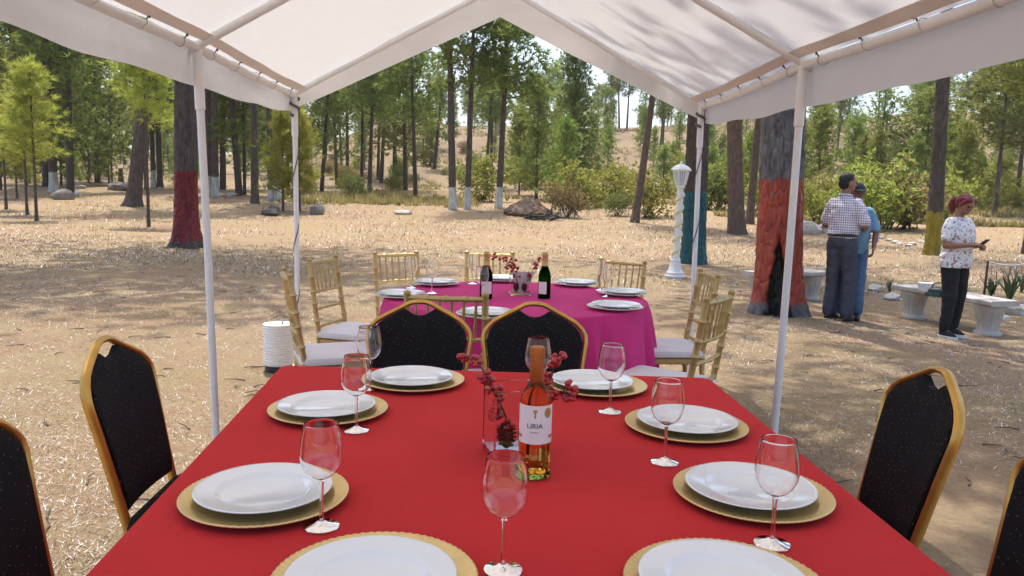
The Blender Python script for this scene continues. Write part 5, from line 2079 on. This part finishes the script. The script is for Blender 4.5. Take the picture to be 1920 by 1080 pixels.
M_SKIN = simple('brown skin', (.28, .135, .080), .5, var=.08, scale=20)
M_SKIN2 = simple('darker brown skin', (.20, .095, .058), .5, var=.08, scale=20)
M_HAIRB = simple('black hair', (.010, .008, .007), .65, var=.3, scale=60, bump=.4, bscale=120)
M_HAIRR = simple('dyed red hair', (.15, .014, .018), .55, var=.35, scale=50, bump=.4, bscale=120)
M_EYE = simple('dark eye', (.015, .012, .010), .2)
M_BROW = simple('eyebrow hair', (.02, .015, .012), .7)
M_LIP = simple('lips', (.30, .09, .075), .4)
M_BELT = simple('black belt', (.02, .018, .016), .4)
M_SHOEB = simple('black shoe leather', (.014, .013, .013), .4, var=.2)
M_TROUS = simple('dark grey-blue trousers', (.050, .055, .075), .8, var=.15, scale=6, bump=.2, bscale=150)
M_JEANS = simple('blue jeans', (.085, .16, .28), .8, var=.2, scale=8, bump=.2, bscale=150)
M_DENIM = simple('light blue shirt cloth', (.17, .33, .45), .8, var=.12, scale=8, bump=.2, bscale=150)
M_BLACKT = simple('black trousers cloth', (.010, .010, .011), .85, var=.2, scale=6)


def checked():
    m, N, L, b = new_mat('white and plum checked cotton')
    tc = N.new('ShaderNodeTexCoord')
    sep = N.new('ShaderNodeSeparateXYZ')
    L.new(tc.outputs['Object'], sep.inputs[0])
    u = mathn(N, L, 'ADD', sep.outputs['X'], mathn(N, L, 'MULTIPLY', sep.outputs['Y'], .7))
    bands = []
    for v in (u, sep.outputs['Z']):
        f = mathn(N, L, 'FRACT', mathn(N, L, 'MULTIPLY', v, 36.0))
        bands.append(mathn(N, L, 'LESS_THAN', f, .36))
    k = mathn(N, L, 'MULTIPLY', mathn(N, L, 'ADD', bands[0], bands[1]), .5)
    c = mixc(N, L, k, (.76, .74, .78), (.15, .07, .16))
    L.new(c, b.inputs['Base Color'])
    b.inputs['Roughness'].default_value = .8
    return m


def floral():
    m, N, L, b = new_mat('white floral jersey')
    tc = N.new('ShaderNodeTexCoord')
    c1, f1 = noise_ramp(N, L, tc.outputs['Object'], 22, [(.57, (.78, .76, .75)), (.62, (.50, .22, .26))], 2)
    c2, f2 = noise_ramp(N, L, tc.outputs['Object'], 31, [(.60, (0, 0, 0)), (.64, (1, 1, 1))], 2)
    c3, f3 = noise_ramp(N, L, tc.outputs['Object'], 16, [(.64, (0, 0, 0)), (.67, (1, 1, 1))], 2)
    c = mixc(N, L, c2, c1, (.12, .13, .14))
    c = mixc(N, L, c3, c, (.25, .32, .18))
    L.new(c, b.inputs['Base Color'])
    b.inputs['Roughness'].default_value = .85
    return m


p = on_ground(1568, 599)
person('man in checked short-sleeved shirt and dark trousers, his back turned to the tables', p, (.80, .60), 1.70, 'short', R(-28), R(4),
       [((-.25, .03, 1.10), (-.10, .22, 1.04), (.7, .7, .0), (-.3, .2, 1), .6), ((.27, .0, 1.11), (.13, .23, 1.06), (-.45, .8, .15), (.3, .1, 1), .6)],
       [(-.10, .0), (.115, .03)], False, (M_SKIN, M_HAIRB, checked(), M_TROUS, M_SHOEB))
q2 = at_y(1597, 500, 9.25)
p2 = (q2[0], 9.25, gz(q2[0], 9.25))
person('man in light blue shirt, jeans and dark cap half hidden behind the other man', p2, (-.35, -.94), 1.60, 'cap', R(15), R(6),
       [((-.25, .0, 1.11), (-.22, .16, .93), (.1, .6, -.8), (-1, 0, 0), .4), ((.25, .02, 1.10), (.12, .22, 1.06), (-.6, .7, .1), (.2, .1, 1), .6)],
       [(-.10, .02), (.10, .0)], False, (M_SKIN2, simple('dark cap cloth', (.03, .032, .04), .8, var=.2), M_DENIM, M_JEANS, M_SHOEB), tuck=False)
p = on_ground(1778, 631)
person('woman with tied red hair, floral blouse and black trousers looking down at her phone', p, (.38, -.92), 1.60, 'tied', R(-6), R(27),
       [((-.235, .02, 1.10), (-.06, .245, 1.11), (.55, .80, .12), (-.25, .1, 1), .75), ((.235, .03, 1.10), (.075, .255, 1.12), (-.30, .90, .15), (.3, .1, 1), .75)],
       [(-.11, -.02), (.125, .05)], True, (M_SKIN, M_HAIRR, floral(), M_BLACKT, simple('black canvas', (.015, .015, .017), .8)), tuck=False)
f = nrm(np.array([.38, -.92]))
rv = np.array([f[1], -f[0]])
S = 1.60/1.70
ph = np.array(p)+S*np.array([*(f*.335-rv*(-.02)), 1.145])
t = thing('phone', 'dark mobile phone held in both hands of the red-haired woman', 'phone', ph, math.atan2(f[1], f[0])-math.pi/2)
t.rotation_euler = (R(40), 0, math.atan2(f[1], f[0])-math.pi/2)
MB().box((-.036, -.072, -.004), (.036, .072, .004), .003).build('phone_case', simple('dark phone case', (.02, .02, .022), .4), t)
MB().box((-.032, -.066, .0042), (.032, .066, .0050)).build('screen', simple('phone glass', (.03, .035, .045), .1), t)

# ---- fallen twigs on the field (nobody could count them)
tw = MB()
rt = random.Random(4)
for i in range(420):
    y = 3+19*rt.random()**1.3
    x = (rt.random()*2-1)*.72*(y+1)
    if abs(x) < 1.4 and y < 5.6:
        continue
    a, L_ = rt.random()*6.28, rt.uniform(.04, .16)
    d = np.array([math.cos(a), math.sin(a), 0])*L_
    b0 = np.array([x, y, gz(x, y)+.006])
    b1 = b0+d
    b1[2] = gz(b1[0], b1[1])+.006+rt.uniform(0, .015)
    tw.tube([b0, (b0+b1)/2+[rt.uniform(-.02, .02), rt.uniform(-.02, .02), .004], b1], [.005, .004, .0025], 5)
o = tw.build('fallen_twigs', simple('weathered twigs', (.10, .07, .05), .95, var=.4))
tag(o, 'dark fallen twigs scattered over the dry field', 'twigs', kind='stuff')

# ================================================================== the air
hz_ = MB().box((-960, -45, -3.0), (960, 1560, 31.0)).mesh('haze', None, False)
mh = bpy.data.materials.new('hazy air')
mh.use_nodes = True
mh.node_tree.nodes.clear()
vo = mh.node_tree.nodes.new('ShaderNodeVolumePrincipled')
vo.inputs['Color'].default_value = (.93, .94, .95, 1)
vo.inputs['Density'].default_value = .0004
vo.inputs['Anisotropy'].default_value = .2
mo = mh.node_tree.nodes.new('ShaderNodeOutputMaterial')
mh.node_tree.links.new(vo.outputs[0], mo.inputs['Volume'])
hz_.materials.append(mh)
hz = link('haze', hz_)
hz['kind'] = 'stuff'
hz['label'] = 'thin pale haze filling the air over field and hill'
hz['category'] = 'haze'
